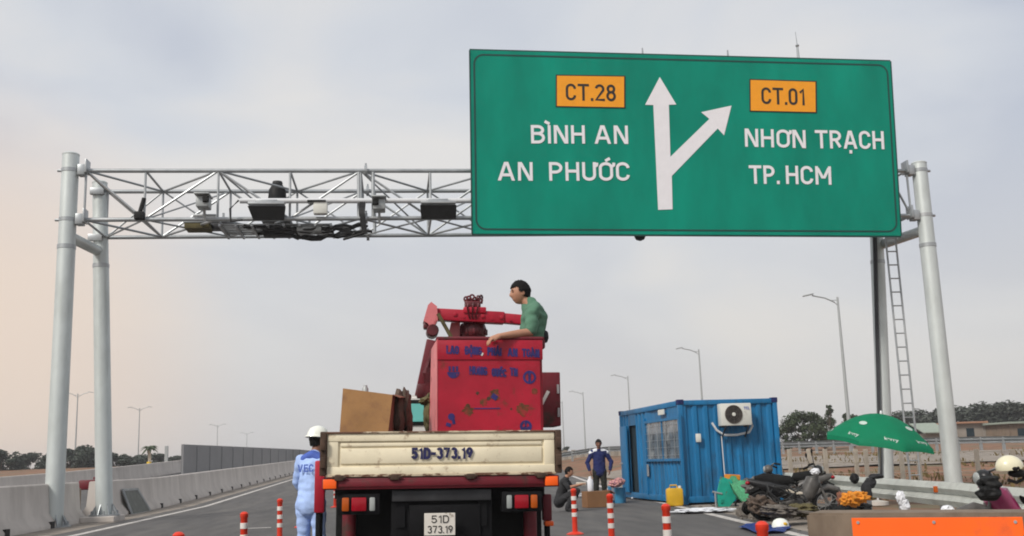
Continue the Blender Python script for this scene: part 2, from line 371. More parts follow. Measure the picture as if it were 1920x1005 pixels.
def lettering(s, p0, ex, ey, width, cap, mat, parent, bold=.15, name='lettering', th=.006):
    """pen-stroke letters: baseline start p0 (world), unit axes ex, ey, total width, cap height, stroke width bold*cap"""
    t = bold*cap; ex = Vector(ex).normalized(); ey = Vector(ey).normalized(); nz = ex.cross(ey); gap = bold+.115
    x = 0; lay = []
    for i, chh in enumerate(s):
        base, acc, ext = ACC.get(chh, (chh, [], 0)); wd, st = GL[base]
        st = [list(q) for q in st]
        for q in acc: st.append([(a+wd/2, b_) for a, b_ in q])
        if ext == 1: st.append([(wd, .80), (wd+.11, .90), (wd+.12, 1.06)])
        if ext == 2: st.append([(-.12, .52), (.2, .52)])
        lay += [([] if q[0] != 'D' else ['D'])+[(p_[0]+x, p_[1]) for p_ in q if p_ != 'D'] for q in st]
        x += wd+(gap if i < len(s)-1 else 0)
    sx_ = (width-t)/max(x, .01); k = MB()
    for n_, q in enumerate(lay):
        if q[0] == 'D':
            (xa, ya), (xb, yb) = q[1:]; A_ = Vector((t/2+xa*sx_, t/2+ya*(cap-t))); B_ = Vector((t/2+xb*sx_, t/2+yb*(cap-t)))
            if A_.y > B_.y: A_, B_ = B_, A_
            sl_ = (B_.x-A_.x)/(B_.y-A_.y); hw = t/2*math.sqrt(1+sl_*sl_)
            if ya in (0, 1) and yb in (0, 1): A_, B_ = Vector((A_.x, 0)), Vector((B_.x, cap))
            o = th+.0012*n_*(cap if cap > .2 else .25)
            k._add([Vector(p0)+ex*(q_.x+h_)+ey*q_.y+nz*o for q_, h_ in ((A_, -hw), (A_, hw), (B_, hw), (B_, -hw))], [(0, 1, 2, 3)]); continue
        pts = [Vector((t/2+a*sx_, t/2+b_*(cap-t))) for a, b_ in q]
        pts = [p for i, p in enumerate(pts) if i == 0 or (p-pts[i-1]).length > 1e-5]
        closed = len(pts) > 3 and (pts[0]-pts[-1]).length < 1e-4
        if closed: pts = pts[:-1]
        if not closed:                                      # square caps on upright and level strokes
            for i0, i1 in ((0, 1), (-1, -2)):
                dd_ = (pts[i0]-pts[i1]).normalized()
                if max(abs(dd_.x), abs(dd_.y)) > .9995: pts[i0] = pts[i0]+dd_*(t/2)
        m = len(pts); L_, R_ = [], []
        for i, p in enumerate(pts):
            d0 = (p-pts[i-1]).normalized() if (i > 0 or closed) else None
            d1 = (pts[(i+1) % m]-p).normalized() if (i < m-1 or closed) else None
            d0 = d0 or d1; d1 = d1 or d0; tg_ = d0+d1
            if tg_.length < .05: tg_ = d1
            tg_ = tg_.normalized(); nn_ = Vector((-tg_.y, tg_.x)); kk = min(1.22, 1/max(.3, nn_.dot(Vector((-d1.y, d1.x)))))
            L_.append(p+nn_*(t/2*kk)); R_.append(p-nn_*(t/2*kk))
        o = th+.0012*n_*(cap if cap > .2 else .25)
        W3 = lambda q_, z_: Vector(p0)+ex*q_.x+ey*q_.y+nz*z_
        v = [W3(q_, o) for q_ in L_]+[W3(q_, o) for q_ in R_]
        f = [(i, i+1, m+i+1, m+i) for i in range(m-1)]+([(m-1, 0, m, 2*m-1)] if closed else [])
        k._add(v, f)
    return k.build(name, mat, parent)

# ------------------------------------------------------------------ ground, roads
def grid_sheet(name, xs, ys, zf, mat):
    k = MB(); v = [(x, y, zf(x, y)) for y in ys for x in xs]; n = len(xs)
    k._add(v, [(j*n+i, j*n+i+1, (j+1)*n+i+1, (j+1)*n+i) for j in range(len(ys)-1) for i in range(n-1)])
    return struct(k.build(name, mat, smooth=True))
def frange(a, b, st):
    r = []; x = a
    while x < b-1e-6: r.append(x); x += st
    return r+[b]
gx = [-1500, -700, -300, -150, -90]+frange(-60, 60, 2)+[90, 150, 300, 700, 1500]
gy = [-80, -30]+frange(-10, 150, 2)+[180, 240, 400, 800, 1500]
grid_sheet('ground', gx, gy, lambda x, y: gz(x, y)-.02 + (.10*mnoise.noise(Vector((x*.35, y*.35, 0))) if (x > 11 and y > 18 and y < 120) else 0)*sstep(11, 14, x), soil)
def redge(y): return 6.29+(y-15.9)*.0912
def strip(name, fx0, fx1, y0, y1, lift, mat, n=6, st=2.0):
    k = MB(); ys = frange(y0, y1, st); v = []
    for y in ys:
        a, b = fx0(y), fx1(y)
        for i in range(n+1):
            x = a+(b-a)*i/n; v.append((x, y, gz(x, y)+lift))
    m = n+1
    k._add(v, [(j*m+i, j*m+i+1, (j+1)*m+i+1, (j+1)*m+i) for j in range(len(ys)-1) for i in range(n)])
    return struct(k.build(name, mat))
strip('road', lambda y: -7.5, lambda y: redge(y)+.35, -30, 300, .006, asphalt, n=10)
strip('road_shoulder', lambda y: redge(y)+.35, lambda y: redge(y)+3.4, -30, 60, .004, dust)
strip('verge_strip', lambda y: -9.3, lambda y: -7.5, -30, 300, .004, dust, n=3)
strip('opposite_road', lambda y: -19.5, lambda y: -9.3, -30, 300, .003, asphalt, n=4)
strip('edge_line', lambda y: -7.0, lambda y: -6.8, -20, 200, .011, linepaint, n=1)
strip('ramp_edge_line', lambda y: redge(y)-.1, lambda y: redge(y)+.1, -20, 60, .011, linepaint, n=1)
q = G(478, 991); strip('lane_dash', lambda y: q.x-.3, lambda y: q.x+.35, q.y-.1, q.y+.1, .011, linepaint, n=1, st=1)

grid_sheet('dirt_track', frange(11, 75, 2), frange(47, 57, 1), lambda x, y: gz(x, y)+.05+(.10*mnoise.noise(Vector((x*.35, y*.35, 0))))*sstep(11, 14, x), dust)
# ------------------------------------------------------------------ left concrete barriers
def jersey(k, x, y0, y1, h=1.1, st=3.0, slope0=0, slope1=0):
    prof = [(.36, 0), (.36, .09), (.16, .36), (.10, h-.03), (.07, h), (-.07, h), (-.10, h-.03), (-.16, .36), (-.36, .09), (-.36, 0)]
    ys = frange(y0, y1, st); n = len(prof); v = []
    for j, y in enumerate(ys):
        for a, z in prof:
            yy = y
            if j == 0: yy += slope0*z/h
            if j == len(ys)-1: yy += slope1*z/h
            v.append((x+a, yy, gz(x, y)+z))
    f = [(j*n+i, j*n+(i+1) % n, (j+1)*n+(i+1) % n, (j+1)*n+i) for j in range(len(ys)-1) for i in range(n)]
    f += [tuple(range(n-1, -1, -1)), tuple(range((len(ys)-1)*n, len(ys)*n))]
    k._add(v, f); return k
BX = -8.85
notch = M('drain_hole_black', (.02, .017, .015), .9)
def barrier(label, x, y0, y1, s0, s1, step, group='concrete barriers along the left of the road'):
    t = thing('concrete_barrier', label, 'barrier', (x, (y0+y1)/2, 0), 0, group)
    jersey(MB(), x, y0, y1, slope0=s0, slope1=s1).build('barrier_wall', concrete, t, smooth=True)
    y = y0+1.0; k = 0
    while y < min(y1-.5, 95):
        z = gz(x, y); n = MB().box((x+.335, y, z+.085), (.09, .26, .17)); n.build('drain_hole', notch, t); y += step
        k += 1
    return t
barrier('pale concrete median barrier beside the front left gantry post', BX, 8, 30.6, 0, 0, 3.1)
barrier('long pale concrete barrier running from the left gantry posts into the distance', BX, 32.3, 190, 0, 0, 3.4)
jk = MB(); jersey(jk, -19.6, 20, 220); tag(jk.build('concrete_barrier', concrete, smooth=True), 'far concrete barrier on the opposite carriageway in front of the trees', 'barrier')
# plinth of the rear left post + leaning framed panel
pl = P(192, 962, 30.5)
tag(MB().box((pl.x+.02, 30.5, .08), (.9, 1.2, .16), bev=.02).build('post_plinth', concrete), 'low concrete plinth under the rear left gantry post', 'plinth')
A = [G(245, 966), G(279, 960), P(255, 916, 0), P(228, 919, 0)]
a0 = G(246, 966); a1 = G(280, 960); 
p_t = thing('leaning_panel', 'grey mesh panel in a pale frame leaning on the left barrier', 'panel', a0)
def on_x(px, py, X):
    d = ray(px, py); return CAM+d*(X/d.x)
pa = [on_x(247, 966, -8.40), on_x(281, 959, -8.40), on_x(256, 917, -8.66), on_x(229, 919, -8.66)]
nrm = (pa[1]-pa[0]).cross(pa[3]-pa[0]).normalized()
MB().prism(pa, nrm*.03).build('mesh_infill', mesh_grey, p_t)
fk = MB()
for i in range(4): fk.bar(pa[i]+nrm*.015, pa[(i+1) % 4]+nrm*.015, .07, .07)
fk.build('frame', galv, p_t)
tag(MB().box((-9.9, 32, .45), (.8, 3.0, .9), bev=.03).build('gap_shade_block', concrete_dark, smooth=True), 'added dark block for the shaded gap behind the rear left gantry post', 'block')  # block added to give the shadowy dark seen through the barrier gap
rb = P(166, 903, 34); tag(MB().box((rb.x, 34, rb.z-.1), (.5, .4, .3), bev=.05).lathe((rb.x+.2, 34, rb.z+.06), [(.06, 0), (.06, .07), (.03, .08)]).build('jerrycan', red_dull, smooth=True), 'dull red can standing behind the left barrier between the gantry posts', 'can')

# ------------------------------------------------------------------ gantry
YF, YR = 28.2, 30.4
gt = thing('sign_gantry', 'tall galvanised gantry of four tube posts and a lattice truss across the road', 'gantry', (3.7, 30.5, 0))
ZT, ZB = 9.46, 8.08
XL, XR = -8.66, 15.82
LR = P(187, 350, YR).x; RRx = P(1647, 420, YR).x; LRB = P(196, 958, YR).x; RRB = P(1661, 900, YR).x
def post(x, y, h, r=.225, base=0, xb=None):
    xb = x if xb is None else xb; B, T = Vector((xb, y, base)), Vector((x, y, h)); M_ = B.lerp(T, .74)
    k = MB(); k.tube(B, M_, r*1.06, r*1.02, 24).tube(M_, T, r*.99, r*.98, 24)
    k.lathe(T, [(r*1.0, -.02), (r*1.02, .01), (r*.8, .05), (.02, .07)], seg=24)
    o = k.build('post', galv_post, gt, smooth=True)
    x = xb
    f = MB().lathe((x, y, base), [(r*1.9, 0), (r*1.9, .04), (r*1.08, .05)], seg=24)
    for i in range(8):
        a = i*math.pi/4+.2; cxx, cyy = x+math.cos(a)*r*1.55, y+math.sin(a)*r*1.55
        f.tube((cxx, cyy, base+.03), (cxx, cyy, base+.14), .03, seg=6)
        d = Vector((math.cos(a+.39), math.sin(a+.39), 0)); pp = Vector((x, y, base+.04))
        f.prism([pp+d*r, pp+d*r*1.8, pp+d*r+Vector((0, 0, .3))], d.cross(Vector((0, 0, 1)))*.02)
    f.build('base_flange', galv, gt, smooth=True)
    MB().lathe(M_, [(r*1.0, -.06), (r*1.07, -.055), (r*1.07, .055), (r*1.0, .06)], seg=24).build('splice_band', galv, gt, smooth=True)
    return o
post(XL, YF, 9.91); post(XR, YF, 9.69); post(LR, YR, 9.72, .215, .16, LRB); post(RRx, YR, 9.6, .21, 0, RRB)
for x0, x1 in ((XL, LR), (XR, RRx)):
    MB().tube((x0, YF+.1, 7.66), (x1+(.06 if x0 < 0 else .04), YR-.1, 7.66), .15, seg=16).build('cross_beam', galv_post, gt, smooth=True)
# truss
tk = MB(); SP = 1.95; X0 = P(272, 360, YF).x - SP*.83
nodes = [X0+.0] ; xx = P(272, 360, YF).x
nodes = [XL+.42]
while xx < XR-.6: nodes.append(xx); xx += SP
nodes.append(XR-.42)
ch = .06; dg_ = .034
for y in (YF, YR):
    for z in (ZT, ZB): tk.tube((XL+.3, y, z), (XR-.3, y, z), ch, seg=10)
for i, x in enumerate(nodes):
    for y in (YF, YR): tk.tube((x, y, ZB), (x, y, ZT), dg_, seg=8)
    for z in (ZT, ZB): tk.tube((x, YF, z), (x, YR, z), dg_, seg=8)
for i in range(len(nodes)-1):
    a, b = nodes[i], nodes[i+1]; upf = i % 2 == 1
    for y in (YF, YR): tk.tube((a, y, ZB if upf else ZT), (b, y, ZT if upf else ZB), dg_, seg=8)
    for z in (ZT, ZB): tk.tube((a, YF if not upf else YR, z), (b, YR if not upf else YF, z), dg_, seg=8)
    tk.tube((a, YF, ZB if upf else ZT), (b, YR, ZT if upf else ZB), dg_*.75, seg=6)
    tk.tube((a, YR, ZT if upf else ZB), (b, YR, ZB if upf else ZT), dg_*.8, seg=6)
    tk.tube((a, YR if not upf else YF, ZB), (b, YF if not upf else YR, ZB), dg_*.8, seg=6)
tk.build('truss', galv, gt, smooth=True)
# flange joint
jx = P(686, 320, YF).x; jk = MB()
for y in (YF, YR):
    for z in (ZT, ZB): MB().tube((jx-.04, y, z), (jx+.04, y, z), .15, seg=14).tube((jx, y, z), (jx, y, z+.22), .025, seg=6).build('flange', galv, gt, smooth=True)
    for dx in (-.2, .2): MB().tube((jx+dx, y, ZB), (jx+dx, y, ZT), .05, seg=8).build('joint_strut', galv, gt, smooth=True)
for x, s in ((XL, 1), (XR, -1)):
    for z in (ZT, ZB):
        ck = MB(); ck.box((x+s*.32, YF, z), (.2, .30, .30), bev=.02).tube((x-s*.2, YF, z), (x-s*.33, YF, z), .04, seg=8).lathe((x, YF, z), [(.222, -.05), (.232, -.05), (.232, .05), (.222, .05)], seg=24)
        ck.box((x+s*.45, YF, z+.1), (.05, .38, .38), bev=.01).build('clamp', galv, gt, smooth=True)
        MB().box((LR if s > 0 else RRx, YR-.22, z-.05), (.4, .14, .2), bev=.02).build('clamp', galv, gt, smooth=True)
# mounting pipe, walkway planks, cables
zp = P(640, 376, YF-.15).z
MB().tube((P(450, 376, YF-.15).x, YF-.15, zp), (P(884, 376, YF-.15).x+1.5, YF-.15, zp-.02), .075, seg=12).build('mounting_pipe', white_steel, gt, smooth=True)
wk = MB(); xa, xb = P(425, 430, 29.5).x, P(625, 430, 29.5).x
for i in range(5): wk.box(((xa+xb)/2, YF+.35+i*.28, ZB-.09), (xb-xa, .2, .03))
for i in range(8):
    x = xa+(xb-xa)*i/7; wk.box((x, YF+.9, ZB-.15), (.06, 1.7, .07))
wk.build('walkway', galv, gt)
cb = MB(); rnd = random.Random(3)
for j in range(9):
    pts = []
    x0, x1 = P(440+rnd.random()*40, 400, YF).x, P(640+rnd.random()*60, 400, YF).x
    yy = YF-.1+rnd.random()*1.5
    for i in range(15):
        t = i/14; pts.append((x0+(x1-x0)*t, yy+.1*math.sin(i*1.7+j), ZB-.02-.22*math.sin(math.pi*t)*(.4+rnd.random()*.6)-.1*rnd.random()))
    cb.path(pts, .03+.02*rnd.random(), 6)
xs_ = P(677, 400, YF-.2).x
for j in range(3): cb.path([(xs_+.05*j, YF-.18, zp-.02), (xs_-.03+.05*j, YF-.22, zp-.4), (xs_+.04*j, YF-.2, ZB), (xs_+.05+.05*j, YF-.15, ZB-.45), (xs_-.5, YF+.2, ZB-.55)], .035, 6)
xs_ = P(447, 400, YF-.2).x
cb.path([(xs_, YF-.2, zp), (xs_-.22, YF-.25, zp-.25), (xs_-.2, YF-.2, zp-.6), (xs_+.1, YF-.1, ZB-.05)], .03, 6)
cb.build('cable_bundle', cable_m, gt, smooth=True)
# ladder
lx0, lx1 = P(1682, 560, 29.3).x-.17, P(1682, 560, 29.3).x+.15
lk = MB()
for x in (lx0, lx1): lk.tube((x, 29.3, .2), (x, 29.3, 8.0), .032, seg=8)
z = .5
while z < 7.9: lk.tube((lx0, 29.3, z), (lx1, 29.3, z), .022, seg=6); z += .42
lk.build('ladder', galv, gt, smooth=True)
MB().tube((RRB-.28, YR-.2, .2), (RRx-.28, YR-.2, 8.0), .05, seg=8).tube((RRB-.24, YR-.26, 1.0), (RRx-.24, YR-.26, 8.0), .03, seg=8).build('cable_duct', steel_dark, gt, smooth=True)

# devices hanging on the truss
def antenna_panel(label, x0, x1, y0, y1, skew):
    c = P((x0+x1)/2, y0, YF-.35)
    t = thing('antenna_panel', label, 'antenna', c, 0, 'dark antenna panels on the truss')
    a, b, cc, d = P(x0, y0, YF-.45), P(x1, y0, YF-.45), P(x1-skew*.3, y1, YF-.30), P(x0+skew, y1, YF-.30)
    MB().prism([a, d, cc, b], (0, .12, 0)).build('panel', black_box, t)
    k = MB(); w_ = b.x-a.x
    k.box((c.x, YF-.3, c.z+.06), (w_*.96, .3, .07), bev=.01).box((c.x, YF-.2, c.z+.15), (w_*.55, .16, .1), bev=.01)
    k.bar((c.x-w_*.3, YF-.35, c.z+.08), (c.x-w_*.3, YF-.15, zp), .05, .05).bar((c.x+w_*.3, YF-.35, c.z+.08), (c.x+w_*.3, YF-.15, zp), .05, .05)
    k.build('bracket', galv, t, smooth=True)
antenna_panel('larger slanted dark panel under a bracket, left on the truss', 464, 535, 386, 411, 10)
antenna_panel('dark panel under a pale bracket on the truss beside the green sign', 788, 856, 384, 409, 2)
def cctv(label, px, py, dirx, s=1.0):
    c = P(px, py, YF-.25)
    t = thing('traffic_camera', label, 'camera', c, 0, 'cameras clamped to the truss')
    MB().box(c, (.34*s, .5*s, .3*s), bev=.03).box(c+Vector((0, -.06, .19*s)), (.4*s, .66*s, .04), bev=.01).build('housing', lamp_grey, t, smooth=True)
    MB().box(c+Vector((-.1*dirx*s, -.27*s, .04)), (.17*s, .06, .17*s), bev=.02).tube(c+Vector((-.1*dirx*s, -.3*s, .04)), c+Vector((-.1*dirx*s, -.36*s, .04)), .07*s, seg=12).build('lens', black_box, t, smooth=True)
    MB().bar(c+Vector((0, .1, -.14*s)), c+Vector((0, .25, -.45*s)), .07, .07).tube(c+Vector((-.3, .18, -.3*s)), c+Vector((.3, .18, -.3*s)), .04, seg=8).build('bracket', galv, t, smooth=True)
cctv('small pale camera with a dark hood near the left end of the truss', 382, 381, -1)
cctv('upright grey camera beside the flange joint of the truss', 711, 386, 1)
c = P(601, 391, YF-.2); t = thing('control_box', 'small pale control box between the dark panels on the truss', 'box', c)
MB().box(c, (.38, .25, .34), bev=.03).build('casing', ac_white, t, smooth=True)
MB().box(c+Vector((-.1, 0, .19)), (.5, .34, .03)).build('rain_hood', black_box, t)
c = P(520, 357, YR-.2); t = thing('loudspeaker', 'dark rounded loudspeaker sticking up behind the larger slanted panel', 'loudspeaker', c)
MB().lathe(c, [(.25, -.4), (.27, -.25), (.25, 0), (.16, .16)], seg=20).build('body', black_box, t, smooth=True)
MB().lathe(c, [(.14, .155), (.16, .2), (.14, .27), (.05, .29)], seg=16).build('cap', cable_m, t, smooth=True)
c = P(262, 405, YF-.1); tag(MB().box(c, (.26, .26, .22), bev=.03).tube(c+Vector((0, 0, .1)), c+Vector((.1, 0, .5)), .06, seg=8).build('junction_box', black_box, smooth=True), 'small black junction box clamped to the lower chord near the left posts', 'box')

def eq(label, px0, px1, py0, py1, Y, dep, m_, cat='box', nm='control_box'):
    a, b_ = P(px0, py1, Y), P(px1, py0, Y); t = thing(nm, label, cat, ((a.x+b_.x)/2, Y, b_.z))
    MB().box2((a.x, Y, a.z), (b_.x, Y+dep, b_.z), .02).build('casing', m_, t, smooth=True)
    MB().box2((a.x-.03, Y-.02, b_.z+.002), (b_.x+.03, Y+dep+.02, b_.z+.03), .008).build('lid', galv, t, smooth=True)
    MB().bar(((a.x+b_.x)/2, Y+dep/2, b_.z+.03), ((a.x+b_.x)/2, Y+dep/2, b_.z+.32), .06, .06).build('hanger', galv, t)
eq('black equipment box hanging under the truss below the larger slanted panel', 492, 545, 415, 440, YF+.5, .5, black_box)
eq('flat pale equipment box under the truss right of the larger slanted panel', 556, 602, 424, 433, YF+.3, .5, lamp_grey)
eq('flat olive equipment box under the truss left of the larger slanted panel', 345, 392, 417, 428, YF+.6, .6, olive)
eq('narrow dark equipment box under the truss, farthest left of the hanging boxes', 392, 440, 416, 427, YF+1.0, .5, steel_dark)
# ------------------------------------------------------------------ the green sign
SY = 27.7
s1, s2, s3, s4 = (Vector(v) for v in ((0, 0, 0),)*4)
tilt = R(4.0)
# plane through the middle of the sign, leaning forward at its top
zc = 10.08
pn = Vector((0, -math.cos(tilt), -math.sin(tilt))); pc = Vector((8.7, SY, zc))
def SP_(px, py, off=0):
    d = ray(px, py); p0 = pc+pn*off; t = (p0-CAM).dot(pn)/d.dot(pn); return CAM+d*t
tl, tr, br, bl = SP_(880.5, 94), SP_(1670, 115), SP_(1690, 442), SP_(885, 438)
ctr = (tl+tr+br+bl)/4
sg = thing('road_sign', 'huge green overhead direction sign with white forked arrow and two amber route plates', 'road sign', (ctr.x, ctr.y, ctr.z))
ex = ((tr-tl)+(br-bl)).normalized(); ez = pn.copy(); ey = ez.cross(ex).normalized()
MB().prism([tl, bl, br, tr], -pn*.05).build('panel', sign_green, sg)
# border line (rounded)
def lerp4(u, v): return tl*(1-u)*(1-v)+tr*u*(1-v)+bl*(1-u)*v+br*u*v
Wd = (tr-tl).length; Hd = (bl-tl).length
def rring(ins, rad):
    pts = []
    for cxn, cyn, a0_ in ((ins+rad, ins+rad, 180), (Wd-ins-rad, ins+rad, 270), (Wd-ins-rad, Hd-ins-rad, 0), (ins+rad, Hd-ins-rad, 90)):
        for i in range(7):
            a = R(a0_+15*i); pts.append(lerp4((cxn+rad*math.cos(a))/Wd, (cyn+rad*math.sin(a))/Hd))
    return pts
o_, i_ = rring(.10, .30), rring(.15, .25); k = MB(); n = len(o_)
k._add([p+pn*.006 for p in o_]+[p+pn*.006 for p in i_], [(i, (i+1) % n, n+(i+1) % n, n+i) for i in range(n)]); k.build('border_line', sign_line, sg)
k = MB()
for a, b in ((tl, tr), (tr, br), (br, bl), (bl, tl)): k.bar(a-pn*.03, b-pn*.03, .03, .09)
k.build('edge_trim', sign_line, sg)
ar = [(1237, 144.5), (1268, 196), (1254, 196.5), (1257, 294), (1330, 223), (1314.6, 210.4), (1371.5, 198), (1357.5, 253.8), (1345.6, 241), (1259.5, 330), (1261, 392.5), (1234, 393.5), (1225, 197), (1209.6, 196.5)]
MB().prism([SP_(*p, .006) for p in ar], pn*.006).build('arrow', sign_white, sg)
def s_text(txt, l, r, cap, mat, parent, bold=.15, off=.006):
    a, b = SP_(*l, off), SP_(*r, off); exx = (b-a); up_ = ez.cross(exx.normalized())
    return lettering(txt, a, exx, up_, exx.length, (SP_(l[0], l[1]-cap, off)-a).length, mat, parent, bold)
def split_words(words, mat, cap, bold=.158):
    for wtx, l, r in words: s_text(wtx, l, r, cap, mat, sg, bold)
split_words([('BÌNH', (996, 269), (1097, 269.5)), ('AN', (1115, 269.5), (1178, 270))], sign_white, 34.5)
split_words([('AN', (933.5, 338.5), (999, 339)), ('PHƯỚC', (1030, 339), (1181, 339))], sign_white, 35)
split_words([('NHƠN', (1397, 275), (1511, 278)), ('TRẠCH', (1529, 278), (1658, 280))], sign_white, 34)
split_words([('TP.', (1405, 344.5), (1462, 345)), ('HCM', (1474, 345), (1559, 346.5))], sign_white, 34.5)
def plate(c4, tx, l, r):
    o = MB().prism([SP_(*p, .006) for p in c4], pn*.01).build('route_plate', sign_black, sg)
    cx_, cy_ = sum(p[0] for p in c4)/4, sum(p[1] for p in c4)/4
    inn = [(cx_+(p[0]-cx_)*.965, cy_+(p[1]-cy_)*.94) for p in c4]
    MB().prism([SP_(*p, .018) for p in inn], pn*.004).build('plate_face', sign_amber, o)
    a, b = SP_(*l, .024), SP_(*r, .024); exx = b-a
    lettering(tx, a, exx, ez.cross(exx.normalized()), exx.length, (SP_(l[0], l[1]-31.5, .024)-a).length, sign_black, o, .145, th=.002)
plate([(1042, 140), (1042, 200.5), (1172.5, 203), (1172.5, 142)], 'CT.28', (1061, 188), (1155, 190))
plate([(1405, 148), (1405.5, 209), (1531.5, 212), (1531, 152)], 'CT.01', (1428, 195), (1509, 197.5))
k = MB()
for u in (.06, .28, .5, .72, .94):
    a, b = lerp4(u, .02)-pn*.11, lerp4(u, .98)-pn*.11; k.bar(a, b, .1, .12)
    for zz in (ZT, ZB):
        kk = (zz-a.z)/(b.z-a.z); m_ = a+(b-a)*kk; k.bar(m_, (m_.x, YF, zz), .08, .08)
for v in (.15, .5, .85): k.bar(lerp4(.01, v)-pn*.2, lerp4(.99, v)-pn*.2, .07, .07)
k.build('back_frame', galv, sg)
a = SP_(1497, 110, -.2); k = MB(); k.tube(a, a+Vector((0, 0, .42)), .045, .03, seg=8).tube(a+Vector((0, 0, .4)), a+Vector((-.02, 0, .85)), .014, .008, seg=6).lathe(a+Vector((0, 0, .36)), [(.03, 0), (.06, .05), (.03, .1)], seg=8).build('lightning_rod', galv, sg, smooth=True)
for px, py in ((1205, 102), (1365, 106)):
    a = SP_(px, py, -.2); MB().tube(a, a+Vector((0, 0, .2)), .03, .02, seg=6).build('bolt_stud', galv, sg)
c = SP_(1200, 444, -.3); MB().lathe(c, [(.02, -.12), (.12, -.08), (.17, .02), (.17, .1)], seg=14).build('under_light', black_box, sg, smooth=True)

# ------------------------------------------------------------------ people
V = Vector
class Fig:
    """graph of joints in world space: each bone is a tapered round limb (elliptical where a radius is a (forward, sideways) pair); limbs are fused later"""
    def __init__(s, fwd_=V(( -1, 0, 0))): s.v = []; s.e = []; s.n = {}; s.f = V(fwd_)
    def j(s, name, p, r, to=None):
        s.n[name] = len(s.v); s.v.append((V(p), r if isinstance(r, tuple) else (r, r)))
        if to is not None: s.e.append((s.n[to], s.n[name]))
    def fill(s, bm):
        def limb(a, ra, b_, rb):
            d = b_-a; ln = d.length; d = d/ln if ln > 1e-6 else V((0, 0, 1))
            x = s.f-d*s.f.dot(d)
            if x.length < .15: x = V((0, 0, 1))-d*d.z
            x.normalize(); y = d.cross(x); rings = []; n_ = 16
            for k in range(4): an = R(-90+22.5*k+4); rings.append((a+d*(min(ra)*math.sin(an)), ra[0]*math.cos(an), ra[1]*math.cos(an)))
            for k in range(5): t = k/4; rings.append((a+d*(ln*t), ra[0]*(1-t)+rb[0]*t, ra[1]*(1-t)+rb[1]*t))
            for k in range(1, 5): an = R(22.5*k-4); rings.append((b_+d*(min(rb)*math.sin(an)), rb[0]*math.cos(an), rb[1]*math.cos(an)))
            vs_ = [[bm.verts.new(c+x*(rx*math.cos(2*math.pi*i/n_))+y*(ry*math.sin(2*math.pi*i/n_))) for i in range(n_)] for c, rx, ry in rings]
            for k in range(len(vs_)-1):
                for i in range(n_): bm.faces.new((vs_[k][i], vs_[k][(i+1) % n_], vs_[k+1][(i+1) % n_], vs_[k+1][i]))
            bm.faces.new(vs_[0][::-1]); bm.faces.new(vs_[-1])
        for i, k in s.e: limb(s.v[i][0], s.v[i][1], s.v[k][0], s.v[k][1])
        if not s.e and s.v: limb(s.v[0][0], s.v[0][1], s.v[0][0]+V((0, 0, .001)), s.v[0][1])
def fuse(bm, voxel, it):
    bmesh.ops.recalc_face_normals(bm, faces=bm.faces[:])
    m2 = bpy.data.meshes.new('b'); bm.to_mesh(m2); bm.free()
    o = bpy.data.objects.new('b', m2); C.objects.link(o)
    rm = o.modifiers.new('r', 'REMESH'); rm.mode = 'VOXEL'; rm.voxel_size = voxel; rm.use_smooth_shade = True
    sm = o.modifiers.new('s', 'SMOOTH'); sm.iterations = it; sm.factor = .5
    dg = bpy.context.evaluated_depsgraph_get(); m3 = bpy.data.meshes.new_from_object(o.evaluated_get(dg)); bpy.data.objects.remove(o)
    bm = bmesh.new(); bm.from_mesh(m3); bpy.data.meshes.remove(m3); return bm
def head_bm(bm, c, f, up, s=1.0):
    """head with brow, nose, lips, chin, ears; c centre, f facing, up"""
    f = f.normalized(); l = up.cross(f).normalized(); up = f.cross(l).normalized()
    def W(x, y, z): return c + (f*x + l*y + up*z)*s
    r = bmesh.ops.create_icosphere(bm, subdivisions=4, radius=1)
    for v in r['verts']:
        x, y, z = v.co
        rx = .098; ry = .077; rz = .118
        if z < 0: ry *= 1-.30*(-z)**1.3; rx *= (1-.10*(-z))
        X, Y, Z = x*rx, y*ry, z*rz
        if z < -.1 and x < 0: X *= 1-.55*(-z)          # nape
        if x > 0 and z < 0: X += .012*(-z)                # jaw forward
        g = lambda a, b, q: math.exp(-((a-b)/q)**2)
        if x > 0:
            X += .026*g(Z, -.020, .020)*g(Y, 0, .015)      # nose tip
            X += .013*g(Z, .005, .022)*g(Y, 0, .011)       # nose bridge
            X += .006*g(Z, .034, .012)*g(abs(Y), .028, .025)  # brow
            X -= .010*g(Z, .012, .012)*g(abs(Y), .032, .014)  # eye socket
            X += .009*g(Z, -.058, .008)*g(Y, 0, .022)      # upper lip
            X += .008*g(Z, -.072, .008)*g(Y, 0, .02)       # lower lip
            X -= .004*g(Z, -.065, .004)*g(Y, 0, .02)
            X += .010*g(Z, -.100, .014)*g(Y, 0, .02)       # chin
        v.co = W(X, Y, Z)
    for sd in (1, -1):
        m3 = Matrix((f, l, up)).transposed()
        rr = bmesh.ops.create_icosphere(bm, subdivisions=2, radius=1)
        for v in rr['verts']: v.co = W(-.012+v.co.x*.020, sd*(.076+v.co.y*.010), -.005+v.co.z*.034)
    return W
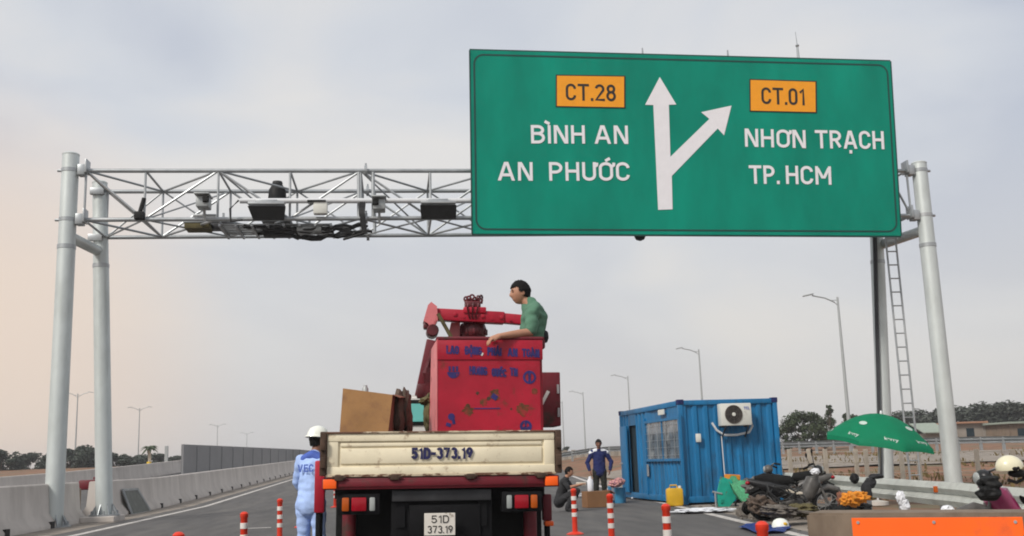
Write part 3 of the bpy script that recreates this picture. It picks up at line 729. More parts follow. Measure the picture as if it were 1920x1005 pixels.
def hand_fig(fg, wrist, pdir, fdir, curl, side, key, L=.18, spread=.019):
    """palm + five fingers. pdir: along the hand; fdir: palm normal (fingers curl towards it); side: direction to the thumb"""
    pdir = pdir.normalized(); side = (side-pdir*side.dot(pdir)).normalized(); nrm_ = pdir.cross(side).normalized()
    if nrm_.dot(fdir) < 0: nrm_ = -nrm_
    pw = wrist+pdir*.05; fg.j(key+'palm', pw, (.034, .018), key+'wrist'); fg.j(key+'kn', wrist+pdir*.085, (.036, .015), key+'palm')
    for i, (ln, o) in enumerate(((.072, 1.5), (.080, .5), (.075, -.5), (.058, -1.5))):
        b = wrist+pdir*.092+side*(o*spread); d = pdir.copy(); pre = key+'kn'
        for s_ in range(3):
            a = curl*(s_+.6)/2.2; d = (pdir*math.cos(a)+nrm_*math.sin(a)).normalized()
            if s_ == 0: fg.j(f'{key}f{i}b', b, .0095, pre); pre = f'{key}f{i}b'
            b = b+d*(ln*(.45, .32, .23)[s_]); fg.j(f'{key}f{i}{s_}', b, (.0092, .0085, .0075)[s_], pre); pre = f'{key}f{i}{s_}'
    b = wrist+pdir*.03+side*.03; fg.j(key+'t0', b, .013, key+'palm')
    d = (pdir*.6+side*.75+nrm_*.25).normalized(); b = b+d*.035; fg.j(key+'t1', b, .011, key+'t0')
    d = (pdir*.8+side*.2+nrm_*.55).normalized(); b = b+d*.03; fg.j(key+'t2', b, .009, key+'t1')
def finish_body(name, fg, headargs, mats, parent, voxel=.009):
    bm = bmesh.new(); fg.fill(bm)
    W = head_bm(bm, *headargs)
    bm = fuse(bm, voxel, 2)
    for f in bm.faces: f.material_index = 0
    seen = set(); isl = []
    for v0 in bm.verts:
        if v0 in seen: continue
        st = [v0]; seen.add(v0); comp = []
        while st:
            q = st.pop(); comp.append(q)
            for e_ in q.link_edges:
                o2 = e_.other_vert(q)
                if o2 not in seen: seen.add(o2); st.append(o2)
        isl.append(comp)
    big = max(isl, key=len)
    for comp in isl:
        if comp is not big: bmesh.ops.delete(bm, geom=comp, context='VERTS')
    for sd in (1, -1):                                       # eyes and brows
        r = bmesh.ops.create_icosphere(bm, subdivisions=1, radius=1)
        for v in r['verts']: v.co = W(.086+v.co.x*.006, sd*.031+v.co.y*.013, .013+v.co.z*.006)
        for v in r['verts']:
            for f in v.link_faces: f.material_index = 1
        r = bmesh.ops.create_icosphere(bm, subdivisions=1, radius=1)
        for v in r['verts']: v.co = W(.092+v.co.x*.006, sd*.032+v.co.y*.021, .036+v.co.z*.004)
        for v in r['verts']:
            for f in v.link_faces: f.material_index = 1
    k = MB(); k.bm.free(); k.bm = bm
    ob = k.build('body', mats, parent)
    for p in ob.data.polygons: p.use_smooth = True
    return ob, W
def cloth(name, fg, mat, parent, sub=2, wr=.008, seed=0, fw=None):
    if fw: fg.f = V(fw)
    bm = bmesh.new(); fg.fill(bm); bm = fuse(bm, .012, 6)
    bm.normal_update()
    for v in bm.verts:
        q = v.co*9+Vector((seed, 0, 0)); v.co += v.normal*(wr*mnoise.noise(Vector((q.x, q.y, q.z*1.8))))
    k = MB(); k.bm.free(); k.bm = bm; o = k.build(name, mat, parent)
    for p in o.data.polygons: p.use_smooth = True
    return o
def hair(W, parent, mat=hair_m, back=.10, fringe=.02, seed=1):
    """cap of hair with an uneven edge"""
    k = MB(); r = bmesh.ops.create_icosphere(k.bm, subdivisions=5, radius=1); kill = []
    for v in r['verts']:
        x, y, z = v.co; nz_ = mnoise.noise(v.co*6+Vector((seed, 2, 5)))*.10+mnoise.noise(v.co*17)*.05
        lim = (.42 if x > .45 else (.05 if x > .0 else -.42 - .25*max(0, -x)))
        if .0 < x <= .45: lim = .05+(x/.45)*.37
        if abs(y) > .7 and -.1 < x < .35: lim = -.05
        if z < lim+nz_: kill.append(v)
        th_ = 1.0+.05*mnoise.noise(v.co*9+Vector((seed, 0, 0)))+.03*mnoise.noise(v.co*25)
        top = .016 if z > 0 else .008
        ry = .077*(1-.30*max(0, -z)**1.3)
        v.co = W(x*(.098+top)*th_-.004, y*(ry+top)*th_, z*(.118+top)*th_+.004)
    bmesh.ops.delete(k.bm, geom=kill, context='VERTS')
    bmesh.ops.solidify(k.bm, geom=k.bm.faces[:], thickness=.012)
    return k.build('hair', mat, parent, smooth=True)

V = Vector
# --- man in the bucket (faces left, forearm on the front rim)
YB = 10.52
man = thing('person', 'man in green t-shirt standing in the red bucket with a forearm on its rim', 'person', (P(1003, 700, YB).x, YB, 1.25))
def b(px, py, y): return P(px, py, y)
pel = b(972, 690, YB); sp = b(993, 640, YB); chs = b(1001, 596, YB); nb = b(991, 570, YB-.0); nk = b(983, 561, YB)
f = Fig()
f.j('pel', pel, (.15, .12)); f.j('sp', sp, (.115, .14), 'pel'); f.j('ch', chs, (.115, .155), 'sp'); f.j('nb', nb, (.065, .07), 'ch'); f.j('nk', nk, .054, 'nb'); f.j('hd', b(979, 552, YB), .05, 'nk')
lsh = b(999, 583, YB-.19); lel = b(994, 623, YB-.27); lwr = b(936, 630, YB-.42)
f.j('lsh', lsh, .062, 'ch'); f.j('lel', lel, .043, 'lsh'); f.j('lfa', lel*.6+lwr*.4, .042, 'lel'); f.j('Lwrist', lwr, (.030, .026), 'lfa')
hand_fig(f, lwr, V((-.85, -.25, -.35)), V((-.1, 0, -1)), 1.1, V((-.2, 1, .1)), 'L')
rsh = b(1000, 583, YB+.19); f.j('rsh', rsh, .062, 'ch'); rel = V((rsh.x+.02, YB+.27, rsh.z-.28)); f.j('rel', rel, .043, 'rsh'); f.j('Rwrist', V((rel.x-.2, YB+.22, rel.z-.13)), .028, 'rel')
hand_fig(f, f.v[f.n['Rwrist']][0], V((-.9, 0, -.3)), V((0, 0, -1)), .8, V((0, -1, .2)), 'R')
for sd, nme in ((-1, 'l'), (1, 'r')):
    hp = V((pel.x, YB+sd*.09, pel.z-.04)); f.j(nme+'hip', hp, .09, 'pel'); f.j(nme+'kn', V((pel.x-.02, YB+sd*.1, pel.z-.43)), .058, nme+'hip'); f.j(nme+'an', V((pel.x+.03, YB+sd*.1, pel.z-.82)), .042, nme+'kn'); f.j(nme+'toe', V((pel.x-.13, YB+sd*.11, pel.z-.86)), .038, nme+'an')
hc = b(975.5, 549.5, YB)
bo, W = finish_body('body', f, (hc, V((-1, -.12, -.10)), V((-.16, 0, 1)), 1.0), [skin, hair_m], man, .0055)
hair(W, man)
t_ = Fig(); t_.j('hem', V((pel.x+.0, YB, pel.z+.0)), (.165, .135)); t_.j('sp', sp+V((.01, 0, 0)), (.135, .155), 'hem'); t_.j('ch', chs+V((.005, 0, .0)), (.132, .172), 'sp'); t_.j('col', nb+V((.012, 0, -.01)), (.085, .09), 'ch')
for a, sh_, el_ in (('l', lsh, lel), ('r', rsh, rel)):
    t_.j(a+'s', sh_+V((0, 0, .0)), .080, 'ch'); t_.j(a+'m', sh_+(el_-sh_)*.45, .073, a+'s'); t_.j(a+'e', sh_+(el_-sh_)*.80, .070, a+'m')
cloth('tshirt', t_, green_tee, man, wr=.018)
MB().ell(P(1020, 631, YB), (.05, .06, .07), sub=3, amp=.2).build('tool_pouch', dark_cloth, man, smooth=True)
t_ = Fig(); t_.j('w', pel+V((0, 0, -.02)), (.16, .13))
for sd, nme in ((-1, 'l'), (1, 'r')):
    t_.j(nme+'h', V((pel.x, YB+sd*.09, pel.z-.08)), .105, 'w'); t_.j(nme+'k', V((pel.x-.02, YB+sd*.1, pel.z-.43)), .075, nme+'h'); t_.j(nme+'a', V((pel.x+.03, YB+sd*.1, pel.z-.80)), .065, nme+'k')
cloth('trousers', t_, dark_cloth, man)

def stand(label, loc, head, shirt_m, trouser_m, skin_m, hgt=1.72, lean=0, armL=None, armR=None, squat=False, group=None, hairy=True, look=None, long_sleeve=True):
    """generic figure: local x forward, y left; heading angle head"""
    s = hgt/1.74
    t = thing('person', label, 'person', loc, 0, group)
    rot = Matrix.Rotation(head, 3, 'Z'); base = V(loc)
    def T(x, y, z): return base + rot @ (V((x, y, z))*s)
    FW = rot @ V((1, 0, 0)); f = Fig(FW); ln = math.sin(lean)
    if not squat: pz = .93; px_ = 0
    else: pz = .30; px_ = -.12
    def up(d, y=0, fx=0): return T(px_+d*ln+fx, y, pz+d*math.cos(lean))
    f.j('pel', up(0), (.10*s, .125*s)); f.j('sp', up(.2), (.095*s, .12*s), 'pel'); f.j('ch', up(.40), (.10*s, .145*s), 'sp'); f.j('nb', up(.55, 0, .01), .065*s, 'ch'); f.j('nk', up(.60, 0, .02), .055*s, 'nb'); f.j('hd', up(.66, 0, .03), .05*s, 'nk')
    J = {}
    for sd, nm, arm in ((1, 'L', armL), (-1, 'R', armR)):
        sh_ = up(.49, sd*.18); J[nm+'s'] = sh_
        el_, wr_ = (T(*arm[0]), T(*arm[1])) if arm else (up(.20, sd*.25, -.02), up(-.03, sd*.27, .06))
        J[nm+'e'], J[nm+'w'] = el_, wr_
        f.j(nm+'sh', sh_, .06*s, 'ch'); f.j(nm+'el', el_, .043*s, nm+'sh'); f.j(nm+'fa', el_*.6+wr_*.4, .042*s, nm+'el'); f.j(nm+'wrist', wr_, .029*s, nm+'fa')
        d = (wr_-el_).normalized(); hand_fig(f, wr_, d, rot @ V((.2, -sd, -.2)), .6, rot @ V((1, -sd*.2, .3)), nm)
        hp = T(px_, sd*.095, pz-.03)
        if squat: kn, an, to = T(.30, sd*.2, .50), T(.10, sd*.16, .09), T(.27, sd*.18, .04)
        else: kn, an, to = T(.02, sd*.11, .50), T(-.02, sd*.12, .09), T(.15, sd*.14, .04)
        J[nm+'h'], J[nm+'k'], J[nm+'a'], J[nm+'t'] = hp, kn, an, to
        f.j(nm+'hip', hp, .09*s, 'pel'); f.j(nm+'kn', kn, .058*s, nm+'hip'); f.j(nm+'an', an, .042*s, nm+'kn'); f.j(nm+'toe', to, .04*s, nm+'an')
    fdir = rot @ V(look or (1, 0, -.1))
    hc = up(.72, 0, .045); hc = V(hc)+fdir*.0
    bo, W = finish_body('body', f, (hc, fdir, V((0, 0, 1))+fdir*.1, s), [skin_m, hair_m], t, .011)
    if hairy: hair(W, t)
    c_ = Fig(FW); c_.j('hem', up(-.06), (.145*s, .19*s)); c_.j('md', up(.08), (.14*s, .178*s), 'hem'); c_.j('sp', up(.2), (.135*s, .175*s), 'md'); c_.j('ch', up(.40), (.128*s, .178*s), 'sp'); c_.j('col', up(.535, 0, .01), (.085*s, .085*s), 'ch')
    for nm in 'LR':
        c_.j(nm+'s', J[nm+'s'], .078*s, 'ch'); c_.j(nm+'m', J[nm+'s']*.5+J[nm+'e']*.5, .066*s, nm+'s'); c_.j(nm+'e', J[nm+'e'], .060*s, nm+'m')
        if long_sleeve: c_.j(nm+'f', J[nm+'e']*.5+J[nm+'w']*.5, .054*s, nm+'e'); c_.j(nm+'c', J[nm+'e']*.1+J[nm+'w']*.9, .046*s, nm+'f')
    cloth('jacket', c_, shirt_m, t, wr=.011, seed=hgt*10)
    c_ = Fig(FW); c_.j('w', up(-.03), (.14*s, .155*s)); c_.j('wt', up(.07), (.128*s, .15*s), 'w')
    for nm in 'LR':
        c_.j(nm+'h', J[nm+'h'], .11*s, 'w'); c_.j(nm+'m', J[nm+'h']*.5+J[nm+'k']*.5, .092*s, nm+'h'); c_.j(nm+'k', J[nm+'k'], .078*s, nm+'m'); c_.j(nm+'q', J[nm+'k']*.5+J[nm+'a']*.5, .075*s, nm+'k'); c_.j(nm+'a', J[nm+'a'], .072*s, nm+'q')
    cloth('trousers', c_, trouser_m, t, wr=.011, seed=hgt*3)
    for nm in 'LR':
        c_ = Fig(FW); c_.j('a', J[nm+'a']+V((0, 0, -.03)), .055*s); c_.j('m', J[nm+'a']*.4+J[nm+'t']*.6, (.05*s, .05*s), 'a'); c_.j('t', J[nm+'t'], .045*s, 'm'); cloth('shoe', c_, dark_cloth, t, wr=0)
    return t, up, W, rot, s

# --- worker in light blue beside the truck
wp = P(583, 900, 12.75); wl = V((wp.x, 12.75, 0))
wkr, up, W, rot, s = stand('worker in light blue uniform and white helmet standing beside the truck, back turned', wl, R(62), blue_uni, blue_uni, skin_dark, 1.70, R(8), armL=((.10, .27, 1.16), (.26, .22, .98)), armR=((.20, -.25, 1.16), (.42, -.14, 1.20)), hairy=True, look=(1, -.25, -.15))
k = MB(); prof = [(.150, .0), (.146, .015), (.128, .02), (.122, .06), (.098, .11), (.05, .14), (.01, .15)]
fd = (rot @ V((1, -.25, -.12))).normalized(); ll = V((0, 0, 1)).cross(fd).normalized(); uu = fd.cross(ll)
m3 = Matrix((fd, ll, uu)).transposed()
k.lathe(W(0, 0, .045), prof, seg=28, m3=m3 @ Matrix.Diagonal((1.12, .95, 1)))
k.box(W(.155, 0, .045), (.10, .17, .012), m3, bev=.02)
k.build('helmet', helmet_w, wkr, smooth=True)
c_ = Fig(rot @ V((1, 0, 0))); c_.j('a', up(.47, .17), .068); c_.j('b', up(.545, 0, -.035), (.085, .07), 'a'); c_.j('c', up(.47, -.17), .068, 'b'); cloth('collar', c_, blue_collar, wkr, wr=.004)
# letters on the back: lie just off the jacket between the shoulder blades
bk = rot @ V((-1, 0, 0)); bk = (bk+V((0, 0, .05))).normalized(); exb = V((0, 0, 1)).cross(bk).normalized(); eyb = bk.cross(exb)
pbk = up(.34)+bk*.158
lettering('VEC', pbk-exb*.11, exb, eyb, .22, .09, blue_collar, wkr, .2, th=.008)

# --- people by the container
pA = P(1124, 880, 29.5)
pn_, up, W, rot, s = stand('man in a navy jacket with white shoulders standing behind the brown box', (pA.x, 29.5, 0), R(-95), navy, dark_trouser, skin_dark, 1.78, R(2), armL=((.02, .34, 1.15), (.10, .28, .92)), armR=((.02, -.34, 1.15), (.10, -.28, .92)), group=None)
c_ = Fig(rot @ V((1, 0, 0))); c_.j('a', up(.475, .215), .075); c_.j('b', up(.525, .09), .078, 'a'); c_.j('c', up(.545, 0), .075, 'b'); c_.j('d', up(.525, -.09), .078, 'c'); c_.j('e', up(.475, -.215), .075, 'd'); cloth('yoke', c_, white_cloth, pn_, wr=.004)
pB = P(1057, 900, 26.0)
stand('person in dark clothes squatting by the right rear corner of the truck', (pB.x, 26.0, .0), R(-20), dark_cloth, dark_cloth, skin, 1.72, R(18), armL=((.16, .26, .60), (.40, .12, .66)), armR=((.16, -.26, .60), (.40, -.10, .66)), squat=True, long_sleeve=False)
# ------------------------------------------------------------------ truck
TY = 9.7; TL, TR = -.64, 1.55; TC = (TL+TR)/2
tk_ = thing('boom_truck', 'old flatbed truck with cream tailgate carrying a red boom lift and bucket', 'truck', (TC, TY+2.6, 0))
def box2(a, b_, name, mat, parent=tk_, bev=.008): return MB().box2(a, b_, bev).build(name, mat, parent, smooth=True)
ZG0, ZG1 = 1.195, 1.575
# tailgate: pressed steel, raised frame and grooves
k = MB(); k.box2((TL+.05, TY+.02, ZG0), (TR-.05, TY+.05, ZG1))
k.box2((TL+.04, TY-.004, ZG1-.07), (TR-.04, TY+.06, ZG1+.002), .006)
k.box2((TL+.04, TY-.003, ZG0-.002), (TR-.04, TY+.055, ZG0+.08), .006)
for xx in (TL+.04, TR-.14): k.box2((xx, TY+.002, ZG0+.078), (xx+.10, TY+.045, ZG1-.068), .005)
k.box2((TL+.16, TY+.004, ZG0+.105), (TR-.16, TY+.045, ZG0+.245), .008)
k.box2((TL+.16, TY+.006, ZG0+.262), (TR-.16, TY+.045, ZG1-.085), .006)
tg = k.build('tailgate', cream, tk_, smooth=True)
MB().box2((TL+.03, TY-.018, ZG1+.0), (TR-.03, TY+.066, ZG1+.018), .006).build('top_rail', rust_edge, tg)
MB().box2((TL+.03, TY-.008, ZG0-.012), (TR-.03, TY+.05, ZG0+.012), .004).build('bottom_edge', rust_edge, tg)
lettering('51D-373.19', P(771, 862.5, TY-.004), (1, 0, -.004), (0, 0, 1), (P(887, 861, TY).x-P(771, 861, TY).x), .108, navy_letter, tg, .24, th=.006)
for xx in (TL+.005, TR-.005): MB().box((xx, TY+.02, (ZG0+ZG1)/2+.01), (.06, .09, .40), bev=.01).box((xx, TY-.03, ZG1-.10), (.05, .05, .10), bev=.01).box((xx, TY-.03, ZG0+.12), (.05, .05, .10), bev=.01).build('corner_post', rust, tk_, smooth=True)
for u in (.07, .30, .62, .92): k = MB(); k.box((TL+(TR-TL)*u, TY-.02, ZG0-.02), (.08, .04, .05), bev=.01).tube((TL+(TR-TL)*u-.06, TY-.025, ZG0-.015), (TL+(TR-TL)*u+.06, TY-.025, ZG0-.015), .014, seg=8).build('tailgate_hinge', rust, tk_, smooth=True)
# bed
box2((TL+.03, TY+.06, 1.12), (TR-.03, TY+4.35, 1.18), 'bed_floor', rust)
for xx in (TL, TR-.05): box2((xx, TY+.07, 1.19), (xx+.05, TY+4.3, ZG1), 'side_gate', cream)
k = MB()
for i in range(9): k.box2((TL+.05, TY+4.3, 1.2+i*.0), (TR-.05, TY+4.34, 1.55))
k.build('headboard', cream, tk_)
# rear cross member
k = MB(); k.box2((TL+.0, TY+.0, 1.07), (TR, TY+.14, 1.175), .012); k.box2((TL+.15, TY-.012, 1.095), (TR-.15, TY, 1.15), .004)
k.build('rear_beam', red_dull, tk_, smooth=True)
for x0 in (P(607, 912, TY).x, P(1023, 912, TY).x):
    MB().box2((x0, TY-.03, P(618, 921, TY).z), (x0+.12, TY-.004, P(618, 903, TY).z), .006).build('reflector', orange_refl, tk_, smooth=True)
# chassis, wheels, lamps
k = MB()
for xx in (TC-.42, TC+.34): k.box2((xx, TY+.1, .72), (xx+.08, TY+5.9, .98))
k.box2((TC-.47, TY+.12, .56), (TC+.47, TY+.2, 1.05), .01).box2((TC-.42, TY+.1, .47), (TC+.42, TY+.16, .60), .01)
for i in range(5): k.box2((TL+.1, TY+.3+i*.9, .98), (TR-.1, TY+.38+i*.9, 1.11))
k.box2((TC-.30, TY+.085, .60), (TC+.36, TY+.12, .92), .01)
k.build('chassis', chassis, tk_, smooth=True)
box2((TC-.46, TY+.06, .955), (TC+.46, TY+.12, 1.055), 'underrun_panel', steel_dark)
for sx_ in (-1, 1):
    xc = TC+sx_*.78
    (MB().box2((xc-.33, TY+.5, .28), (xc+.21, TY+.53, 1.05), .005) if sx_ > 0 else MB().box2((xc-.21, TY+.5, .28), (xc+.33, TY+.53, 1.05), .005)).build('mudflap', rubber, tk_)
    MB().lathe((xc-.14 if sx_ > 0 else xc-.14, TY+1.25, .42), [(.25, 0), (.38, .0), (.415, .03), (.42, .09), (.40, .125), (.40, .15), (.42, .18), (.42, .24), (.38, .28), (.25, .28)], axis='X', seg=36).build('rear_wheel', rubber, tk_, smooth=True)
    MB().lathe((TC+sx_*.82-.1, TY+4.9, .42), [(.25, 0), (.38, .0), (.42, .04), (.42, .16), (.38, .2), (.25, .2)], axis='X', seg=36).build('front_wheel', rubber, tk_, smooth=True)
    # tail lamp cluster: amber outside, red, clear inside
    x_o = P(640 if sx_ < 0 else 1013, 948, TY).x; x_i = P(708 if sx_ < 0 else 950, 948, TY).x
    zt, zb_ = P(675, 936, TY).z, P(675, 962, TY).z
    hs = MB().box2((min(x_o, x_i)-.03, TY+.03, zb_-.03), (max(x_o, x_i)+.03, TY+.12, zt+.03), .01).build('tail_lamp', chassis, tk_, smooth=True)
    for (u0_, u1_, m_) in ((.04, .24, lamp_amber), (.30, .72, lamp_red), (.80, .96, lamp_clear)):
        xa_, xb_ = x_o+(x_i-x_o)*u0_, x_o+(x_i-x_o)*u1_
        MB().box2((min(xa_, xb_), TY+.005, zb_), (max(xa_, xb_), TY+.04, zt), .012).build('lens', m_, hs, smooth=True)
pz0, pz1 = P(827, 1004, TY-.02).z, P(827, 962, TY-.02).z
np_ = MB().box2((P(798, 980, TY).x, TY-.02, pz0), (P(856, 980, TY).x, TY-.008, pz1), .004).build('number_plate', plate_white, tk_)
x0, x1 = P(805, 980, TY).x, P(850, 980, TY).x
lettering('51D', V((x0+.03, TY-.021, (pz0+pz1)/2+.012)), (1, 0, 0), (0, 0, 1), x1-x0-.06, .068, sign_black, np_, .13, th=.003)
lettering('373.19', V((x0-.005, TY-.021, pz0+.02)), (1, 0, 0), (0, 0, 1), x1-x0+.01, .068, sign_black, np_, .13, th=.003)
# outriggers
for px_, s_ in ((601, -1), (1026, 1)):
    y_ = TY+.75; x = P(px_, 920, y_).x; zt, zb_ = P(px_, 868 if s_ < 0 else 922, y_).z, P(px_, 966 if s_ < 0 else 972, y_).z
    if s_ < 0:
        MB().box2((x-.05, y_-.05, zb_), (x+.05, y_+.05, zt), .015).build('outrigger', red, tk_, smooth=True)
        MB().tube((x, y_, .05), (x, y_, zb_), .035, seg=10).lathe((x, y_, 0.01), [(.12, 0), (.12, .03), (.04, .06)], seg=14).build('outrigger_leg', chassis, tk_, smooth=True)
    else:
        MB().box2((x-.045, y_-.05, zb_), (x+.045, y_+.05, zt), .015).build('outrigger', red_dull, tk_, smooth=True)
        MB().box2((x-.03, y_-.06, zb_-.05), (x+.06, y_+.06, zb_-.002), .01).build('outrigger_foot', orange_refl, tk_, smooth=True)
        MB().tube((x, y_, .03), (x, y_, zb_-.05), .03, seg=10).build('outrigger_leg', chassis, tk_, smooth=True)
for px_ in (656, 1000):
    x = P(px_, 990, TY+.3).x; MB().tube((x, TY+.42, .5), (x, TY+.42, .86), .065, seg=14).build('air_tank', red_dull, tk_, smooth=True)
# cab
cy0, cy1 = TY+4.5, TY+6.1; cz1 = P(784, 741, cy0).z
k = MB(); pr = [(TC-.98, .55), (TC+.98, .55), (TC+.98, 1.45), (TC+.88, cz1-.06), (TC+.80, cz1), (TC-.80, cz1), (TC-.88, cz1-.06), (TC-.98, 1.45)]
k.prism([(x, cy0, z) for x, z in pr], (0, cy1-cy0, 0))
bmesh.ops.bevel(k.bm, geom=k.bm.edges[:], offset=.04, segments=3, affect='EDGES')
cab = k.build('cab', cab_white, tk_, smooth=True)
wz0, wz1 = P(782, 791, cy0).z, P(782, 757, cy0).z
MB().box2((TC-.72, cy0-.022, wz0-.05), (TC+.72, cy0-.004, wz1+.05), .01).build('window_seal', rubber, cab)
MB().box2((TC-.66, cy0-.032, wz0), (TC+.66, cy0-.024, wz1), .01).build('rear_window', glass_teal, cab)
MB().box2((TC-.7, cy1-.002, 1.5), (TC+.7, cy1+.012, cz1-.18), .01).build('windscreen', glass_teal, cab)
# boom: turret, main arm, folded upper arm
y_t = TY+2.15
xt = P(882, 620, y_t).x
k = MB(); k.lathe((xt, y_t, 0), [(.30, 1.18), (.30, 1.3), (.16, 1.34), (.13, P(882, 634, y_t).z), (.15, P(882, 630, y_t).z), (.165, P(882, 618, y_t).z), (.14, P(882, 606, y_t).z)], seg=24)
zz = P(882, 622, y_t).z
for i in range(12): a = i*math.pi/6; k.box((xt+.158*math.cos(a), y_t+.158*math.sin(a), zz), (.03, .03, .07), Euler((0, 0, a)), bev=.008)
k.build('turret', red_greasy, tk_, smooth=True)
y_a = TY+2.0
za0, za1 = P(812, 590, y_a).z, P(1000, 600, y_a).z
xa_, xb_ = P(806, 592, y_a).x, P(1012, 603, y_a).x
hb = .115
k = MB(); k.bar((xa_, y_a, za0), (P(940, 600, y_a).x, y_a, (za0+za1)/2), .16, .135, bev=.012).bar((P(938, 600, y_a).x, y_a, (za0+za1)/2), (xb_, y_a, za1), .13, .112, bev=.01)
for u in (.2, .45, .62): p_ = V((xa_, y_a, za0)).lerp(V((xb_, y_a, za1)), u); k.box(p_+V((0, -.085, .01)), (.04, .02, .04), bev=.005).tube(p_+V((.1, -.09, -.02)), p_+V((.1, -.06, -.02)), .014, seg=8)
k.build('boom_arm', red, tk_, smooth=True)
k = MB(); p_ = V((P(884, 582, y_a).x, y_a, P(884, 582, y_a).z)); k.box(p_, (.26, .2, .07), bev=.01).build('valve_mount', red, tk_, smooth=True)
k = MB(); k.box(p_+V((-.02, 0, .07)), (.18, .16, .08), bev=.015)
for i in range(6):
    a = -.10+.036*i; k.torus(p_+V((a, -.05+.03*(i % 2), .135+.012*(i % 3))), .024, .011, Matrix.Rotation(.3*(i-2), 3, 'Z'), seg=14, ts=6)
    k.tube(p_+V((a, -.04, .08)), p_+V((a*1.1, -.05, .13)), .013, seg=6)
k.box(p_+V((-.06, .02, .12)), (.05, .08, .06), bev=.01).box(p_+V((.04, .02, .125)), (.06, .08, .07), bev=.01)
for i in range(3): k.path([p_+V((-.08+.06*i, -.08, .08)), p_+V((-.09+.06*i, -.12, .03)), p_+V((-.07+.04*i, -.10, -.07)), p_+V((-.04+.03*i, -.05, -.14))], .009, 6)
k.build('valve_block', red_greasy, tk_, smooth=True)
# left knuckle of the boom and the pale folded arm
e0 = V((P(808, 590, y_a).x, y_a, za0))
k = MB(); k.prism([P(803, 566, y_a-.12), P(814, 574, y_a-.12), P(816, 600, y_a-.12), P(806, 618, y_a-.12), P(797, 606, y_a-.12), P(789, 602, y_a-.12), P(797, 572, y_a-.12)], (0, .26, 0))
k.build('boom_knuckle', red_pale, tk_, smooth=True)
MB().lathe(P(806, 622, y_a), [(.06, -.16), (.07, -.14), (.07, .14), (.06, .16)], axis='Y', seg=16).box(P(797, 612, y_a), (.1, .16, .07), bev=.02).build('pivot_pin', red_greasy, tk_, smooth=True)
MB().tube(P(816, 588, y_a-.15), P(842, 632, y_a-.15), .022, seg=10).build('hydraulic_ram', olive, tk_, smooth=True)
k = MB(); k.bar(P(812, 640, y_a-.1), P(792, 745, y_a-.1), .2, .16, bev=.012)
k.build('lower_arm', red_dull, tk_, smooth=True)
MB().bar(P(800, 690, y_a-.25), P(797, 760, y_a-.25), .05, .05).box(P(789, 734, y_a-.2), (.12, .12, .16), bev=.02).path([P(806, 655, y_a-.2), P(793, 700, y_a-.25), P(803, 745, y_a-.2), P(801, 800, y_a-.2)], .025, 8).build('hose', red_greasy, tk_, smooth=True)
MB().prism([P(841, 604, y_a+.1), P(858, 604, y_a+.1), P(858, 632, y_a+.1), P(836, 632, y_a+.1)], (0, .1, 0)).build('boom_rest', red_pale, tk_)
# red cabinet at the right of the bucket
yc = TY+1.75
ca, cb_ = P(1012, 795, yc), P(1047, 693, yc)
o = MB().box2((ca.x-.12, yc, ca.z), (cb_.x, yc+.5, cb_.z), .012).build('control_cabinet', red_dull, tk_, smooth=True)
MB().tube((cb_.x-.03, yc-.012, ca.z+.1), (cb_.x-.03, yc-.012, ca.z+.2), .014, seg=8).tube((cb_.x-.03, yc-.012, cb_.z-.24), (cb_.x-.03, yc-.012, cb_.z-.14), .014, seg=8).build('hinge', galv, o)
MB().box((ca.x+.05, yc-.006, (ca.z+cb_.z)/2), (.035, .012, .2), Euler((0, .5, 0))).build('paint_scrape', cab_white, o)
# bucket
BY0, BY1 = TY+.48, TY+1.38
x0, x1 = P(818, 700, BY0).x, P(1006, 700, BY0).x; x0t, x1t = P(818, 640, BY0).x, P(1013, 640, BY0).x
zb0, zb1 = 1.28, P(915, 633, BY0).z; zbm = P(915, 672, BY0).z
k = MB(); th = .025
k.box2((x0, BY0, zb0), (x1+.02, BY0+th, zbm)); k.box2((x0-.006, BY0-.012, zbm-.004), (x1t, BY0+th, zb1), .006)
k.box2((x0, BY1-th, zb0), (x1t, BY1, zb1)); k.box2((x0-.004, BY0+th, zb0), (x0+th, BY1-th, zb1)); k.box2((x1-.01, BY0+th, zb0), (x1t-.003, BY1-th, zb1)); k.box2((x0+th, BY0+th, zb0), (x1-.01, BY1-th, zb0+.03))
bk_ = k.build('bucket', red, tk_, smooth=True)
k = MB()
for (a, b2) in (((x0, BY0), (x1t, BY0)), ((x1t, BY0), (x1t, BY1)), ((x1t, BY1), (x0, BY1)), ((x0, BY1), (x0, BY0))): k.tube((a[0], a[1], zb1), (b2[0], b2[1], zb1), .02, seg=8)
k.box((x1t+.02, BY0+.35, zb1-.02), (.1, .16, .1), bev=.02)
k.build('bucket_rim', red_dull, bk_, smooth=True)
xbk = P(803, 780, BY1).x; MB().prism([(x0-.004, BY0-.004, zb0), (x0-.004, BY0-.004, zb1-.01), (xbk+.03, BY1, zb1-.01), (xbk, BY1, zb0)], (-.008, 0, 0)).build('lit_side_skin', red_pale, bk_)  # pale sheet over the left wall; its side light is painted in
for tx, l, r in (('LAO', 833, 857), ('ĐỘNG', 868, 900), ('PHẢI', 910, 937), ('AN', 948, 967), ('TOÀN', 975, 1008)):
    yb_ = 663+(l-833)*.022; a = P(l, yb_, BY0-.014); c2 = P(r, yb_+.6, BY0-.014)
    lettering(tx, a, c2-a, (0, 0, 1), (c2-a).length, .084, blue_letter, bk_, .21, th=.002)
for tx, l, r, yb_ in (('HƯNG', 877, 911, 701), ('QUỐC', 919, 947, 704), ('TN', 953, 968, 702)):
    a = P(l, yb_, BY0-.003); c2 = P(r, yb_+1, BY0-.003); lettering(tx, a, c2-a, (0, 0, 1), (c2-a).length, .084, blue_letter, bk_, .21, th=.002)
